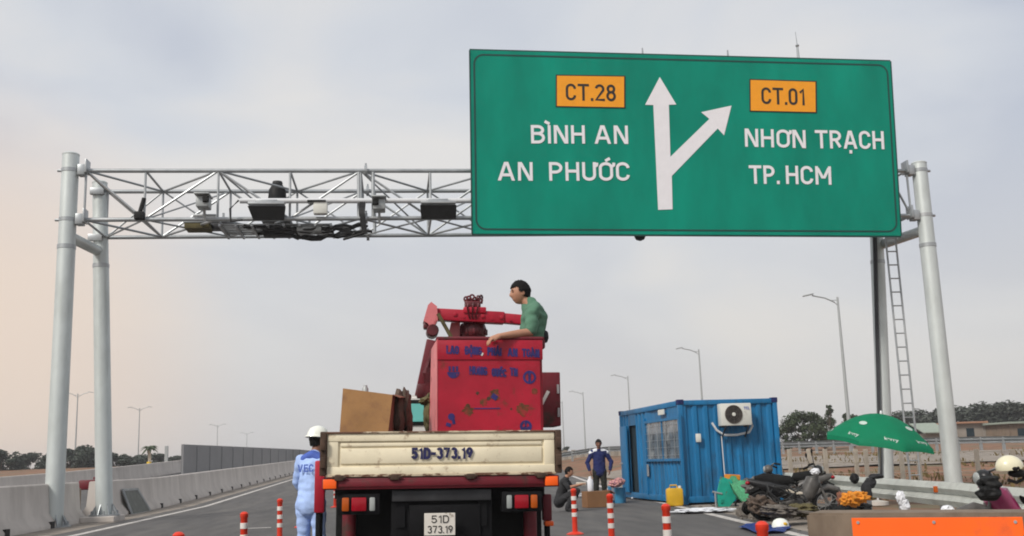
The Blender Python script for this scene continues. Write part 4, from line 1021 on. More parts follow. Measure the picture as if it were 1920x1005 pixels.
def disc(px, py, r_, hole=0, y=BY0-.004, sc=1):
    k = MB(); c = P(px, py, y); n_ = 28
    po = [c+V((r_*math.cos(2*math.pi*i/n_), 0, sc*r_*math.sin(2*math.pi*i/n_))) for i in range(n_)]
    if hole:
        pi_ = [c+V((hole*math.cos(2*math.pi*i/n_), 0, sc*hole*math.sin(2*math.pi*i/n_))) for i in range(n_)]
        k._add(po+pi_, [(i, (i+1) % n_, n_+(i+1) % n_, n_+i) for i in range(n_)])
    else: k._add(po, [tuple(range(n_))])
    return k
# worn pictograms: helmet, mask, glove, boot roundel
c = P(847, 697, BY0-.004); k = MB(); n_ = 14
k._add([c+V((.062*math.cos(math.pi*i/n_+math.pi), 0, .062*math.sin(math.pi*i/n_+math.pi))) for i in range(n_+1)], [tuple(range(n_+1))])
for i in (-1, 0, 1): k.box(c+V((i*.036, 0, .032)), (.022, .002, .05))
k.build('pictogram', blue_letter, bk_)
k = disc(990, 704, .066, .044); c = P(990, 704, BY0-.004); k.box(c, (.026, .002, .085)); k.build('pictogram', blue_letter, bk_)
k = disc(845, 781, .034); c = P(840, 796, BY0-.004); k.box(c+V((.0, 0, 0)), (.05, .002, .035), Euler((0, .3, 0))).box(c+V((.045, 0, .05)), (.03, .002, .09), Euler((0, -.2, 0))); k.build('pictogram', blue_letter, bk_)
k = disc(985, 796, .060, .034); c = P(985, 799, BY0-.004); k.box(c, (.07, .002, .03)).box(c+V((0, 0, .04)), (.02, .002, .06)); k.build('pictogram', blue_letter, bk_)
k = MB(); k.box(P(912, 764, BY0-.004), (.26, .002, .01)).box(P(925, 742, BY0-.004), (.06, .002, .05), Euler((0, .6, 0))); k.build('worn_mark', blue_letter, bk_)
def splat(px, py, r_, mat, seed, nme='rust_patch'):
    k = MB(); c = P(px, py, BY0-.0025); n_ = 22
    k._add([c+V((math.cos(2*math.pi*i/n_), 0, math.sin(2*math.pi*i/n_)))*r_*(.75+.55*mnoise.noise(V((math.cos(2*math.pi*i/n_)*2+seed, math.sin(2*math.pi*i/n_)*2, seed)))) for i in range(n_)], [tuple(range(n_))])
    k.build(nme, mat, bk_)
stain = M('rust_stain', (.11, .04, .014), .8, var=.5, scale=14, dirt=(.33, .008, .022), dirt_amt=.52, dirt_scale=14, dirt_soft=.2)
for a in ((925, 738, .07, 1), (876, 767, .075, 2), (978, 765, .085, 3), (905, 752, .05, 4), (1000, 730, .04, 6)): splat(*a[:3], stain, a[3])
for a in ((893, 736, .022, 5), (914, 746, .025, 8), (874, 765, .015, 9), (957, 764, .014, 10)): splat(*a[:3], rust, a[3])
sc_ = MB(); c = P(899, 662, BY0-.016); sc_.box(c, (.035, .003, .03), Euler((0, .4, 0))).build('paint_scrape', cab_white, bk_)

# the truck leans a little to its right
tk_.rotation_euler = (0, .02, 0); tk_.location.x -= .028

# cargo on the bed
cbx = thing('cardboard_box', 'big brown cardboard box standing on the left of the truck bed', 'box', (P(680, 800, TY+.55).x, TY+.7, 1.18))
yb = TY+.45
q = [P(630, 822, yb), P(717, 822, yb), P(736, 741, yb+.22), P(643, 728, yb+.22)]
q2 = [P(640, 822, yb+.6), P(744, 822, yb+.6), P(751, 742, yb+.7), P(655, 733, yb+.7)]
q[0].z = q[1].z = q2[0].z = q2[1].z = 1.185
k = MB(); k._add(q+q2, [(0, 1, 2, 3), (5, 4, 7, 6), (4, 0, 3, 7), (3, 2, 6, 7), (4, 5, 1, 0)])
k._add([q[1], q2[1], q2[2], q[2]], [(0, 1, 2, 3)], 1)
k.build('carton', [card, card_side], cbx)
MB()._add and None
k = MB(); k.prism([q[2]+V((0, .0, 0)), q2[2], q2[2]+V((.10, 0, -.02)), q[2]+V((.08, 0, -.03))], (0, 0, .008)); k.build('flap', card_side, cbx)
c = P(685, 729, yb+.4); tag(MB().lathe(c, [(.03, -.06), (.032, .0), (.02, .02), (.02, .035)], seg=12).build('bottle', lamp_grey, smooth=True), 'small grey bottle top poking up behind the cardboard box', 'bottle')
k = MB(); yd = TY+.95
for i, (px, py, rx, rz) in enumerate(((748, 775, .07, .25), (760, 765, .06, .2), (755, 745, .085, .06), (765, 790, .05, .16), (744, 795, .05, .14))):
    k.ell(P(px, py, yd+.05*i), (rx, .16, rz), sub=4, amp=.16, seed=i*3, fr=5)
tag(k.build('tarpaulin', tarp_brown, smooth=True), 'dark brown tarpaulin bundled beside the cardboard box', 'tarpaulin')
k = MB()
for i, (px, py, rx, rz) in enumerate(((806, 775, .07, .22), (801, 752, .09, .05), (808, 800, .06, .12))): k.ell(P(px, py, TY+1.5), (rx, .14, rz), sub=3, amp=.3, seed=i*5+1, fr=6)
tag(k.build('canvas_roll', olive, smooth=True), 'olive canvas roll standing between the cab window and the red bucket', 'canvas')

# ------------------------------------------------------------------ blue container office
c0 = V((7.54, 26.81, 0)); cdir = (V((7.27, 32.8, 0))-c0).normalized(); cx_ = V((cdir.y, -cdir.x, 0)); rz = math.atan2(cx_.y, cx_.x)
CL, CW, CH = 6.06, 2.78, 2.74
ct = thing('container_office', 'blue corrugated container office with window, open door and air conditioner', 'container', c0, rz)
# local: x across the short end, y along the long side
def corr(k, p0, d, nrm_, length, z0, z1, pitch=.28, dep=.045):
    pts = []; s_ = 0
    while s_ < length-1e-3:
        for a, o in ((0, 0), (.3, 0), (.45, -dep), (.85, -dep)):
            if s_+a*pitch < length: pts.append((s_+a*pitch, o))
        s_ += pitch
    pts.append((length, 0)); v = []
    for z in (z0, z1):
        for a, o in pts: v.append(V(p0)+V(d)*a+V(nrm_)*o+V((0, 0, z)))
    n_ = len(pts); k._add(v, [(i, i+1, n_+i+1, n_+i) for i in range(n_-1)])
k = MB()
corr(k, (.12, .03, 0), (1, 0, 0), (0, -1, 0), CW-.24, .2, CH-.14, .30)                 # near short end
corr(k, (CW-.03, .12, 0), (0, 1, 0), (1, 0, 0), CL-.24, .2, CH-.14)                  # right long side
corr(k, (CW-.12, CL-.03, 0), (-1, 0, 0), (0, 1, 0), CW-.24, .2, CH-.14)
# left long side: flat/corrugated pieces around window and door
def on_side(px, py):
    d = ray(px, py); t = (c0-CAM).dot(cx_)/d.dot(cx_); q = CAM+d*t; return (q-c0).dot(cdir), q.z
wy0, wz1 = on_side(1272, 788); wy1, wz0 = on_side(1214, 861); wz1 = on_side(1243, 790)[1]
dy0, dz1 = on_side(1190, 797); dy1 = on_side(1178, 800)[0]
print('SIDE', wy0, wy1, wz0, wz1, dy0, dy1, dz1)
corr(k, (.03, wy1, 0), (0, 1, 0), (-1, 0, 0), dy0-wy1, .2, CH-.14, .4)
corr(k, (.03, .12, 0), (0, 1, 0), (-1, 0, 0), wy1-.12, .2, wz0, .3)
corr(k, (.03, .12, 0), (0, 1, 0), (-1, 0, 0), wy0-.12, wz0, wz1, .3)
corr(k, (.03, .12, 0), (0, 1, 0), (-1, 0, 0), wy1-.12, wz1, CH-.14, 3)
corr(k, (.03, dy1, 0), (0, 1, 0), (-1, 0, 0), CL-.12-dy1, .2, CH-.14, .3)
corr(k, (.03, dy0, 0), (0, 1, 0), (-1, 0, 0), dy1-dy0, dz1, CH-.14, 3)
k.box2((.06, .06, .16), (CW-.06, CL-.06, .2)); k.box2((.06, .06, CH-.06), (CW-.06, CL-.06, CH-.03))
k.build('wall', cont_blue, ct, world=False)
k = MB()
for x in (.06, CW-.06):
    for y in (.06, CL-.06): k.box2((x-.06, y-.06, .02), (x+.06, y+.06, CH), .006)
    k.box2((x-.055, .12, .06), (x+.055, CL-.12, .22), .006); k.box2((x-.055, .12, CH-.15), (x+.055, CL-.12, CH-.01), .006)
for y in (.06, CL-.06):
    k.box2((.12, y-.055, .06), (CW-.12, y+.055, .22), .006); k.box2((.12, y-.055, CH-.14), (CW-.12, y+.055, CH-.012), .006)
k.build('corner_frame', cont_blue, ct, world=False, smooth=True)
for x in (.07, CW-.07):
    for y in (.07, CL-.07): MB().box2((x-.085, y-.085, CH-.12), (x+.085, y+.085, CH+.012), .01).build('corner_casting', navy, ct, world=False)
wf = MB()
for a, b_ in (((-.03, wy0-.07, wz0-.07), (.05, wy1+.07, wz0)), ((-.03, wy0-.07, wz1), (.05, wy1+.07, wz1+.07)), ((-.03, wy0-.07, wz0), (.05, wy0, wz1)), ((-.03, wy1, wz0), (.05, wy1+.07, wz1)), ((-.01, (wy0+wy1)/2-.03, wz0), (.04, (wy0+wy1)/2+.03, wz1))): wf.box2(a, b_, .004)
wf = wf.build('window', cont_blue, ct, world=False)
MB().box2((.01, wy0, wz0), (.022, wy1, wz1)).build('pane', win_glass, wf, world=False)
k = MB()
for i in range(5): z = wz0+.1+i*(wz1-wz0-.2)/4; k.tube((-.02, wy0, z), (-.02, wy1, z), .004, seg=6)
for i in range(4): y = wy0+(wy1-wy0)*(i+.5)/4; k.tube((-.02, y, wz0), (-.02, y, wz1), .009, seg=6)
k.build('window_bars', galv, wf, world=False)
for y_ in (wy0-.12, wy1+.10): MB().box2((-.035, y_-.035, .2), (.03, y_+.035, wz1+.15), .004).build('door_jamb', cont_blue, ct, world=False)
MB().box2((-.012, wy0-.085, .22), (.0, wy0-.05, wz1+.06)).build('jamb_shade', dark_in, ct, world=False)  # dark strip painting the shadow on the right of the door frame
k = MB(); k.box2((.10, dy0, .2), (.11, dy1, dz1)); k.build('doorway', dark_in, ct, world=False)
k = MB(); hinge = V((-.02, dy1+.02, 0)); da = R(172)
# leaf swung right round, standing off the wall
k.bar((-.06, dy1+.02, (dz1+.22)/2), (-.07, dy1+.72, (dz1+.22)/2), .05, dz1-.22, bev=.008)
dl = k.build('door', cont_blue, ct, world=False, smooth=True)
MB().box((-.10, dy1+.60, 1.1), (.06, .14, .04), Euler((0, 0, R(30))), bev=.01).build('handle', galv, dl, world=False)
MB().box2((-.06, on_side(1247, 772)[0], on_side(1243, 778)[1]), (-.01, on_side(1237, 772)[0], on_side(1243, 768)[1]), .01).build('notice_plate', ac_white, ct, world=False)
k = MB(); k.box2((-.02, wy1-.1, .72), (.0, wy1+.12, 1.06), .005); k.build('lock_plate', galv, ct, world=False)
MB().box2((.42, -.06, 1.62), (.56, .0, 1.84), .015).build('socket_box', ac_white, ct, world=False, smooth=True)
# air conditioner outdoor unit
ac = thing('air_conditioner', 'white outdoor air conditioner unit with round fan on the blue container end wall', 'air conditioner', c0+cx_*1.3+V((0, -.2, 2.3)), rz)
ax0 = 1.05; az0, az1 = 2.02, 2.60
def acw(mb, name, mat, par=ac, smooth=False):
    mb.bm.transform(wmat(ct)); return mb.build(name, mat, par, True, smooth)
acw(MB().box2((ax0, -.36, az0), (ax0+.84, -.07, az1), .02), 'casing', ac_white, smooth=True)
fcx, fcz = ax0+.34, (az0+az1)/2
k = MB(); k.torus((fcx, -.37, fcz), .235, .012, seg=32, ts=6)
for r_ in (.06, .11, .16, .2): k.torus((fcx, -.372, fcz), r_, .008, seg=28, ts=5)
for i in range(8): a = i*math.pi/4; k.tube((fcx, -.372, fcz), (fcx+.235*math.cos(a), -.372, fcz+.235*math.sin(a)), .006, seg=5)
acw(k, 'fan_grille', fan_dark, smooth=True)
k = MB(); k.lathe((fcx, -.364, fcz), [(.235, 0), (.235, -.003), (.01, -.004)], axis='Y', seg=28); acw(k, 'fan_recess', black_box)
k = MB(); k.lathe((fcx, -.378, fcz), [(.05, 0), (.045, -.012), (.01, -.015)], axis='Y', seg=16); acw(k, 'fan_hub', ac_white, smooth=True)
lettering('TCL', (wmat(ct) @ V((ax0+.63, -.364, az1-.17))), cx_, (0, 0, 1), .16, .075, blue_collar, ac, .2, name='brand_lettering', th=.003)
acw(MB().bar((ax0+.1, -.34, az0-.02), (ax0+.1, -.03, az0-.02), .05, .04).bar((ax0+.74, -.34, az0-.02), (ax0+.74, -.03, az0-.02), .05, .04).bar((ax0+.1, -.03, az0-.3), (ax0+.1, -.33, az0-.04), .03, .03).bar((ax0+.74, -.03, az0-.3), (ax0+.74, -.33, az0-.04), .03, .03), 'bracket', steel_dark)
acw(MB().path([(ax0+.86, -.2, az0+.12), (ax0+.92, -.15, az0-.02), (ax0+.84, -.1, az0-.18), (ax0+.5, -.08, az0-.24), (ax0+.15, -.08, az0-.24), (ax0-.05, -.06, az0-.1), (ax0-.16, -.04, az0+.1)], .032, 8), 'pipe', white_steel, smooth=True)
acw(MB().tube((ax0+.08, -.04, az0-.26), (ax0+.1, -.04, .5), .014, seg=8), 'drain_hose', white_steel, smooth=True)

# ------------------------------------------------------------------ lamps
def lamp(label, px, py, Hh, arm, double=False, group='street lamps along the ramp'):
    d = ray(px, py); lo, hi = 20, 400                      # distance at which a mast of height Hh tops out at this pixel
    for _ in range(40):
        mid = (lo+hi)/2; p = P(px, py, mid)
        if p.z-gz(p.x, mid) < Hh: lo = mid
        else: hi = mid
    p = P(px, py, lo); z0 = gz(p.x, lo)
    t = thing('street_lamp', label, 'street lamp', (p.x, lo, z0), 0, group)
    MB().tube((p.x, lo, z0), (p.x, lo, z0+Hh), .13, .065, seg=12).lathe((p.x, lo, z0), [(.24, 0), (.24, .04), (.14, .06)], seg=12).build('mast', lamp_grey, t, smooth=True)
    for s_ in ((-1, 1) if double else (-1,)):
        a = V((p.x, lo, z0+Hh-.55)); e_ = V((p.x+s_*arm, lo, z0+Hh+.12))
        MB().path([a, a+V((s_*.3, 0, .25)), a.lerp(e_, .5)+V((0, 0, .16)), e_], .045, 8).tube(V((p.x, lo, z0+Hh-.2)), a.lerp(e_, .3)+V((0, 0, .14)), .025, seg=6).build('arm', lamp_grey, t, smooth=True)
        MB().box(e_+V((s_*.28, 0, .04)), (.7, .26, .09), Euler((0, -s_*-.2, 0)), bev=.03).build('lamp_head', lamp_grey, t, smooth=True)
for i, (px, py, lb) in enumerate(((1570, 557, 'nearest tall grey street lamp, seen between the container and the rear right gantry post'), (1310, 655, 'grey street lamp rising behind the right end of the container roof'), (1177, 705, 'grey street lamp just left of the blue container'), (1093, 735, 'thin distant street lamp right of the red cabinet on the truck'), (1054, 752, 'faint street lamp next to the red cabinet on the truck'))): lamp(lb, px, py, 10, 1.7)
for i, (px, py, lb) in enumerate(((146, 738, 'left street lamp between the two left gantry posts'), (262, 765, 'double armed street lamp right of the left gantry posts'), (408, 797, 'faint double armed street lamp above the grey noise wall'), (463, 812, 'faintest double armed street lamp above the noise wall near the worker'))): lamp(lb, px, py, 10, 1.4, True, 'street lamps on the opposite carriageway')

# ------------------------------------------------------------------ noise wall
nw = thing('noise_wall', 'long grey panelled noise wall beyond the left barrier', 'wall', (-13, 85, .8))
k = MB(); a, b_ = V((P(343, 860, 73).x, 73, 0)), V((P(562, 860, 108).x, 108, 0)); e_ = V((-8.9, 190, 0)); 
seg = [a.lerp(b_, i/12) for i in range(13)]+[b_.lerp(e_, i/8) for i in range(1, 9)]
ztop = lambda p: 3.12+max(0, p.y-108)*.004
for i in range(len(seg)-1):
    p, q_ = seg[i], seg[i+1]; k.prism([(p.x, p.y, .3), (q_.x, q_.y, .3), (q_.x, q_.y, ztop(q_)), (p.x, p.y, ztop(p))], (-.12, -.03, 0))
k.build('wall_panel', wall_grey, nw)
for i, p in enumerate(seg): MB().box((p.x, p.y-.02, 1.75), (.10, .16, 2.6)).build('wall_post', wall_grey, nw)

# ------------------------------------------------------------------ guardrails
def wbeam(pts, h=.75):
    k = MB(); prof = [(0, -.19), (-.05, -.14), (-.085, -.09), (-.05, -.04), (0, 0), (-.05, .04), (-.085, .09), (-.05, .14), (0, .19)]
    v = []; n_ = len(prof)
    for i, p in enumerate(pts):
        d = (V(pts[min(i+1, len(pts)-1)])-V(pts[max(i-1, 0)])).normalized(); nx = V((d.y, -d.x, 0))
        for o, z in prof: v.append(V(p)+nx*(-o if False else o)+V((0, 0, h-.19+z)))
    k._add(v, [(j*n_+i, j*n_+i+1, (j+1)*n_+i+1, (j+1)*n_+i) for j in range(len(pts)-1) for i in range(n_-1)])
    bmesh.ops.solidify(k.bm, geom=k.bm.faces[:], thickness=.006)
    return k
gpts = [G(1918, 915, .75), G(1800, 905, .75), G(1640, 896, .75), G(1460, 885, .75)]
gp = [V((7.2, 9.2, 0)), V((7.91, 12.46, 0)), V((8.55, 15.06, 0)), V((9.2, 19.16, 0)), V((10.6, 28.0, 0)), V((12.0, 37, 0)), V((13.5, 47, 0))]
fine = []
for i in range(len(gp)-1):
    n_ = max(1, int((gp[i+1]-gp[i]).length/1.0)); fine += [gp[i].lerp(gp[i+1], j/n_) for j in range(n_)]
fine.append(gp[-1])
fine = [V((p.x, p.y, gz(p.x, p.y))) for p in fine]
rail_galv = M('weathered_galvanised_rail', (.70, .72, .68), .5, .1, var=.15, scale=2, dirt=(.42, .43, .40), dirt_amt=.45, dirt_scale=2, dirt_soft=.25)
gr = thing('guardrail', 'galvanised steel guardrail beside the parked motorbikes on the right', 'guardrail', (9, 20, 0))
wbeam(fine).build('rail', rail_galv, gr, smooth=True)
for i in range(0, len(fine), 2):
    p = fine[i]; MB().box((p.x+.12, p.y, p.z+.35), (.11, .14, .78), bev=.01).box((p.x+.04, p.y, p.z+.58), (.08, .2, .3), bev=.01).build('rail_post', galv, gr)
rp_ = P(1767, 917, 13.9); MB().box((rp_.x-.1, 13.9, rp_.z), (.05, .05, .09), bev=.01).build('reflector', lamp_amber, gr)
fpts = [V((P(px, 850, y).x, y, 0)) for px, y in ((1040, 84), (1180, 78), (1300, 72), (1470, 66), (1600, 62), (1760, 59), (1930, 56), (2100, 54))]
fp2 = []
for i in range(len(fpts)-1): fp2 += [fpts[i].lerp(fpts[i+1], j/4) for j in range(4)]
fp2 = [V((p.x, p.y, gz(p.x, p.y))) for p in fp2]
g2 = thing('guardrail', 'far guardrail along the soil bank behind the container', 'guardrail', (25, 62, .9))
wbeam(fp2, .8).build('rail', galv, g2, smooth=True)
for p in fp2: MB().box((p.x, p.y+.12, p.z+.38), (.14, .14, .8)).build('rail_post', galv, g2)
# fence of cream posts on the soil
fn = thing('post_fence', 'fence of cream concrete posts and wires on the soil behind the guardrail', 'fence', (15, 37, 0))
pp = [(1481, 36.5), (1517, 37), (1548, 36.5), (1605, 36.5), (1624, 36), (1690, 36), (1722, 36), (1832, 35), (1900, 35)]
prev = None
for px, y in pp:
    x = P(px, 860, y).x; z = gz(x, y)-.05; hh = P(px, 842, y).z-z
    MB().box((x, y, z+hh/2), (.13, .13, hh), bev=.01).build('post', cream_post, fn)
    if prev is not None:
        for u in (.35, .65, .93): 
            MB().tube((prev[0], prev[1], prev[2]+prev[3]*u), (x, y, z+hh*u), .012, seg=6).build('wire', cream_post, fn)
    prev = (x, y, z, hh)
# tan wall far behind the truck's right side
tw = thing('low_wall', 'low tan wall far behind the man in the navy jacket', 'wall', (P(1100, 860, 70).x, 70, .5))
a, b_ = P(1030, 846, 90), P(1240, 846, 80)
MB().prism([(a.x, 90, .3), (b_.x, 80, .3), (b_.x, 80, b_.z), (a.x, 90, a.z)], (0, .3, 0)).build('wall', wall_tan, tw)
k = MB(); 
for i in range(14):
    p = a.lerp(b_, i/13); k.box((p.x, p.y-.1, p.z-.5), (.3, .3, 1.2))
k.build('pilaster', wall_tan, tw)

# ------------------------------------------------------------------ delineator posts
def delineator():
    t = thing('delineator_post', '', 'delineator', (0, 0, 0), 0, 'orange delineator posts closing the lane')
    MB().lathe((0, 0, 0), [(.15, 0), (.15, .02), (.09, .045), (.05, .055)], seg=20).build('base', orange_post, t, world=False, smooth=True)
    MB().lathe((0, 0, 0), [(.046, .05), (.044, .3), (.042, .715), (.05, .725), (.05, .765), (.03, .785), (.008, .79)], seg=20).build('tube', orange_post, t, world=False, smooth=True)
    for z in (.34, .48, .62): MB().lathe((0, 0, z), [(.044, -.035), (.0475, -.033), (.0475, .033), (.044, .035)], seg=20).build('reflective_band', band_white, t, world=False, smooth=True)
    return t
dl0 = delineator(); first = True
for px, top, lb in ((458, 960, 'orange post with white bands on the left, second from the worker'), (525, 935, 'orange post with white bands nearest the worker on his left'), (565, 921, 'orange post with white bands partly hidden behind the worker'), (335, 998, 'leftmost orange post, only its cap showing at the bottom edge'),
                    (1075, 916, 'whole orange post with white bands showing its base, right of the truck'), (1143, 926, 'orange post with white bands in front of the blue bin'), (1248, 945, 'orange post with white bands in front of the yellow jerrycan'), (1428, 978, 'orange post cap standing before the blue tarp'), (628, 905, 'orange post half hidden behind the rear left corner of the truck')):
    p = G(px, top, .785)
    if first: dl0.location = (p.x, p.y, 0); dl0['label'] = lb; first = False
    else: dup(dl0, (p.x, p.y, 0), random.random()*6, lb)

# ------------------------------------------------------------------ concrete block + orange board (bottom right)
p0, p1 = G(1511, 962, .8), G(1915, 961, .8); d = (p1-p0); d.z = 0; d.normalize(); nn = V((d.y, -d.x, 0))
bt = thing('concrete_block', 'weathered concrete block in the bottom right corner behind the orange board', 'block', (p0.x+.8, p0.y-.4, 0))
k = MB(); a = V((p0.x, p0.y, 0)); e_ = a+d*2.6
k.prism([a, e_, e_+V((0, 0, .8)), a+V((0, 0, .8))], -nn*.45)
bmesh.ops.bevel(k.bm, geom=k.bm.edges[:], offset=.02, segments=2, affect='EDGES'); bmesh.ops.subdivide_edges(k.bm, edges=k.bm.edges[:], cuts=3)
k.build('block', concrete_dark, bt, smooth=True)
ob = thing('orange_board', 'plain bright orange board leaning on the concrete block', 'board', a+d*.35+nn*.1)
def on(px, py, off):
    dd = ray(px, py); p_ = a+nn*off; t = (p_-CAM).dot(nn)/dd.dot(nn); return CAM+dd*t
bl_, br_ = on(1597, 971, .10), on(1917, 969, .10)
MB().prism([bl_, br_, br_-V((0, 0, .62)), bl_-V((0, 0, .62))], nn*.012).build('board', orange_panel, ob)
k = MB(); k.bar(bl_+d*.15-V((0, 0, .3))-nn*.03, br_-d*.15-V((0, 0, .3))-nn*.03, .04, .04)
for q_ in (bl_+d*.2, br_-d*.2): k.bar(q_-nn*.03, V((q_.x, q_.y, .0))-nn*.03, .04, .04)
k.build('stand', steel_dark, ob)
for u in (.04, .5, .96):
    q_ = bl_.lerp(br_, u)-V((0, 0, .035)); MB().tube(q_+nn*.011, q_+nn*.02, .012, seg=10).build('bolt', galv, ob)

# ------------------------------------------------------------------ motorbikes
def motorbike(name, label, loc, rz_, body, accent, lean=0, mirrors=True):
    t = thing(name, label, 'motorbike', loc, rz_, 'motorbikes parked by the guardrail'); t.rotation_euler = (lean, 0, rz_)
    for x, nm in ((.62, 'front_wheel'), (-.60, 'rear_wheel')):
        wv = MB().torus((x, 0, .29), .245, .045, seg=32, ts=8).build(nm, rubber, t, world=False, smooth=True)
        k = MB().torus((x, 0, .29), .205, .016, seg=28, ts=6).tube((x, -.05, .29), (x, .05, .29), .045, seg=12)
        for i in range(12): a = i*math.pi/6; k.tube((x, .02*(-1)**i, .29), (x+.2*math.cos(a), 0, .29+.2*math.sin(a)), .005, seg=5)
        k.build('rim', chrome, wv, world=False, smooth=True)
    k = MB()
    for y in (-.07, .07): k.tube((.62, y, .29), (.46, y*.8, .78), .022, seg=8)
    k.build('fork', bike_grey, t, world=False, smooth=True)
    k = MB(); k.path([(.93, 0, .42), (.84, 0, .55), (.66, 0, .605), (.5, 0, .56), (.38, 0, .42)], [.035, .06, .065, .06, .03], 10); k.build('front_mudguard', bike_grey, t, world=False, smooth=True)
    k = MB(); k.path([(.50, 0, .88), (.40, 0, .74), (.26, 0, .48), (.14, 0, .36)], [.10, .155, .15, .08], 12); k.build('leg_shield', accent, t, world=False, smooth=True)
    k = MB(); k.path([(.2, 0, .36), (0, 0, .45), (-.2, 0, .56), (-.5, 0, .66), (-.86, 0, .76)], [.10, .12, .14, .13, .05], 12); k.build('body_panel', body, t, world=False, smooth=True)
    k = MB(); k.path([(.10, 0, .67), (-.05, 0, .735), (-.3, 0, .75), (-.55, 0, .80), (-.72, 0, .80)], [.06, .105, .12, .11, .05], 12); k.build('seat', rubber, t, world=False, smooth=True)
    k = MB(); k.ell((.02, 0, .33), (.2, .13, .13), sub=3, amp=.15, seed=4).tube((.05, -.16, .3), (.05, .16, .3), .06, seg=10).bar((.0, -.18, .2), (.0, .18, .2), .04, .03); k.build('engine', bike_grey, t, world=False, smooth=True)
    MB().path([(.1, -.13, .24), (-.2, -.15, .22), (-.5, -.16, .28), (-.85, -.17, .36)], [.02, .022, .04, .035], 10).build('exhaust', bike_grey, t, world=False, smooth=True)
    MB().ell((.50, 0, .93), (.10, .12, .10), sub=3).build('headlamp_cowl', body, t, world=False, smooth=True)
    MB().ell((.585, 0, .93), (.03, .08, .07), sub=3).build('headlight', lamp_clear, t, world=False, smooth=True)
    MB().path([(.30, -.36, 1.0), (.40, -.22, 1.03), (.45, 0, 1.0), (.40, .22, 1.03), (.30, .36, 1.0)], .016, 8).build('handlebar', chrome, t, world=False, smooth=True)
    for y in (-1, 1):
        MB().tube((.28, y*.38, .995), (.38, y*.25, 1.03), .022, seg=8).build('grip', rubber, t, world=False, smooth=True)
        if mirrors: mr_ = MB().tube((.40, y*.24, 1.03), (.36, y*.36, 1.22), .007, seg=6).ell((.36, y*.38, 1.26), (.02, .065, .05), sub=2).build('mirror', rubber, t, world=False, smooth=True)
    MB().ell((-.86, 0, .72), (.05, .09, .04), sub=2).build('tail_light', lamp_red, t, world=False, smooth=True)
    MB().path([(-.4, 0, .6), (-.62, 0, .64), (-.86, 0, .52)], [.07, .07, .05], 10).build('rear_mudguard', rubber, t, world=False, smooth=True)
    MB().tube((-.1, .1, .22), (-.14, .26, .02), .014, seg=6).build('kickstand', chrome, t, world=False)
    return t
pa_ = P(1490, 940, 19.6); motorbike('motorbike', 'black and grey motorbike parked behind the concrete block, front wheel to the right', (pa_.x, 19.6, 0), R(-14), bike_black, bike_grey, R(-6))
pb_ = P(1490, 940, 22.2); motorbike('motorbike', 'dark motorbike parked closest to the green netting', (pb_.x, 22.2, 0), R(165), bike_grey, bike_black, R(6), False)
pd_ = P(1905, 940, 11.2); motorbike('motorbike', 'black and magenta motorbike with a cream helmet at the right edge', (pd_.x+.22, 11.2, 0), R(172), bike_black, bike_pink, R(5), False)
hp_ = P(1893, 876, 11.1); hl = thing('helmet', 'cream open helmet hanging on the magenta motorbike at the right edge', 'helmet', hp_)
k = MB(); r_ = bmesh.ops.create_icosphere(k.bm, subdivisions=4, radius=1); kill = []
for v in r_['verts']:
    x, y, z = v.co
    if z < -.35+.35*max(0, x): kill.append(v)
    v.co = hp_+V((x*.155, y*.13, z*.135))
bmesh.ops.delete(k.bm, geom=kill, context='VERTS'); bmesh.ops.solidify(k.bm, geom=k.bm.faces[:], thickness=.02)
k.build('shell', helmet_c, hl, smooth=True)
MB().tube(hp_+V((.02, -.135, -.01)), hp_+V((.02, -.118, -.01)), .018, seg=12).build('visor_button', black_box, hl)
MB().path([hp_+V((.09, -.06, -.06)), hp_+V((.13, -.04, -.13)), hp_+V((.05, -.02, -.17)), hp_+V((-.04, 0, -.14))], .02, 8).ell(hp_+V((.08, -.0, -.07)), (.10, .10, .05), sub=2).build('padding', black_box, hl, smooth=True)
c = P(1856, 905, 11.0); tag(MB().ell(c, (.12, .12, .085), sub=5, amp=.4, seed=2).ell(c+V((-.03, 0, -.1)), (.13, .12, .09), sub=5, amp=.4, seed=5).build('bag', black_box, smooth=True), 'round black bag on the magenta motorbike under the cream helmet', 'bag')

jk_ = MB().ell(P(1632, 905, 17.9), (.10, .09, .10), sub=4, amp=.3, seed=3).ell(P(1643, 893, 17.9), (.13, .10, .05), sub=4, amp=.3, seed=6).ell(P(1626, 918, 17.9), (.09, .08, .17), sub=4, amp=.35, seed=8)
tag(jk_.build('jacket', dark_cloth, smooth=True), 'black jacket hung over the guardrail beside the gantry post', 'jacket')
tag(MB().ell(P(1602, 897, 18.2), (.075, .10, .10), sub=4, amp=.15, seed=3).build('bag', black_box, smooth=True), 'small black bag hung on the guardrail just left of the black jacket', 'bag')
for i, (px, py, Y, rx, rz_, lb) in enumerate(((1572, 956, 18.0, .14, .09, 'black rubbish bag behind the front wheel of the motorbike'), (1600, 955, 17.2, .3, .12, 'black rubbish bag lying under the guardrail by the orange cloth heap'), (1436, 935, 20.2, .25, .15, 'black rubbish bag between the teal cart and the motorbike'))):
    tag(MB().ell(P(px, py, Y), (rx, .25, rz_), sub=5, amp=.45, seed=i*6+2, fr=6).build('rubbish_bag', rubber, smooth=True), lb, 'rubbish bag')
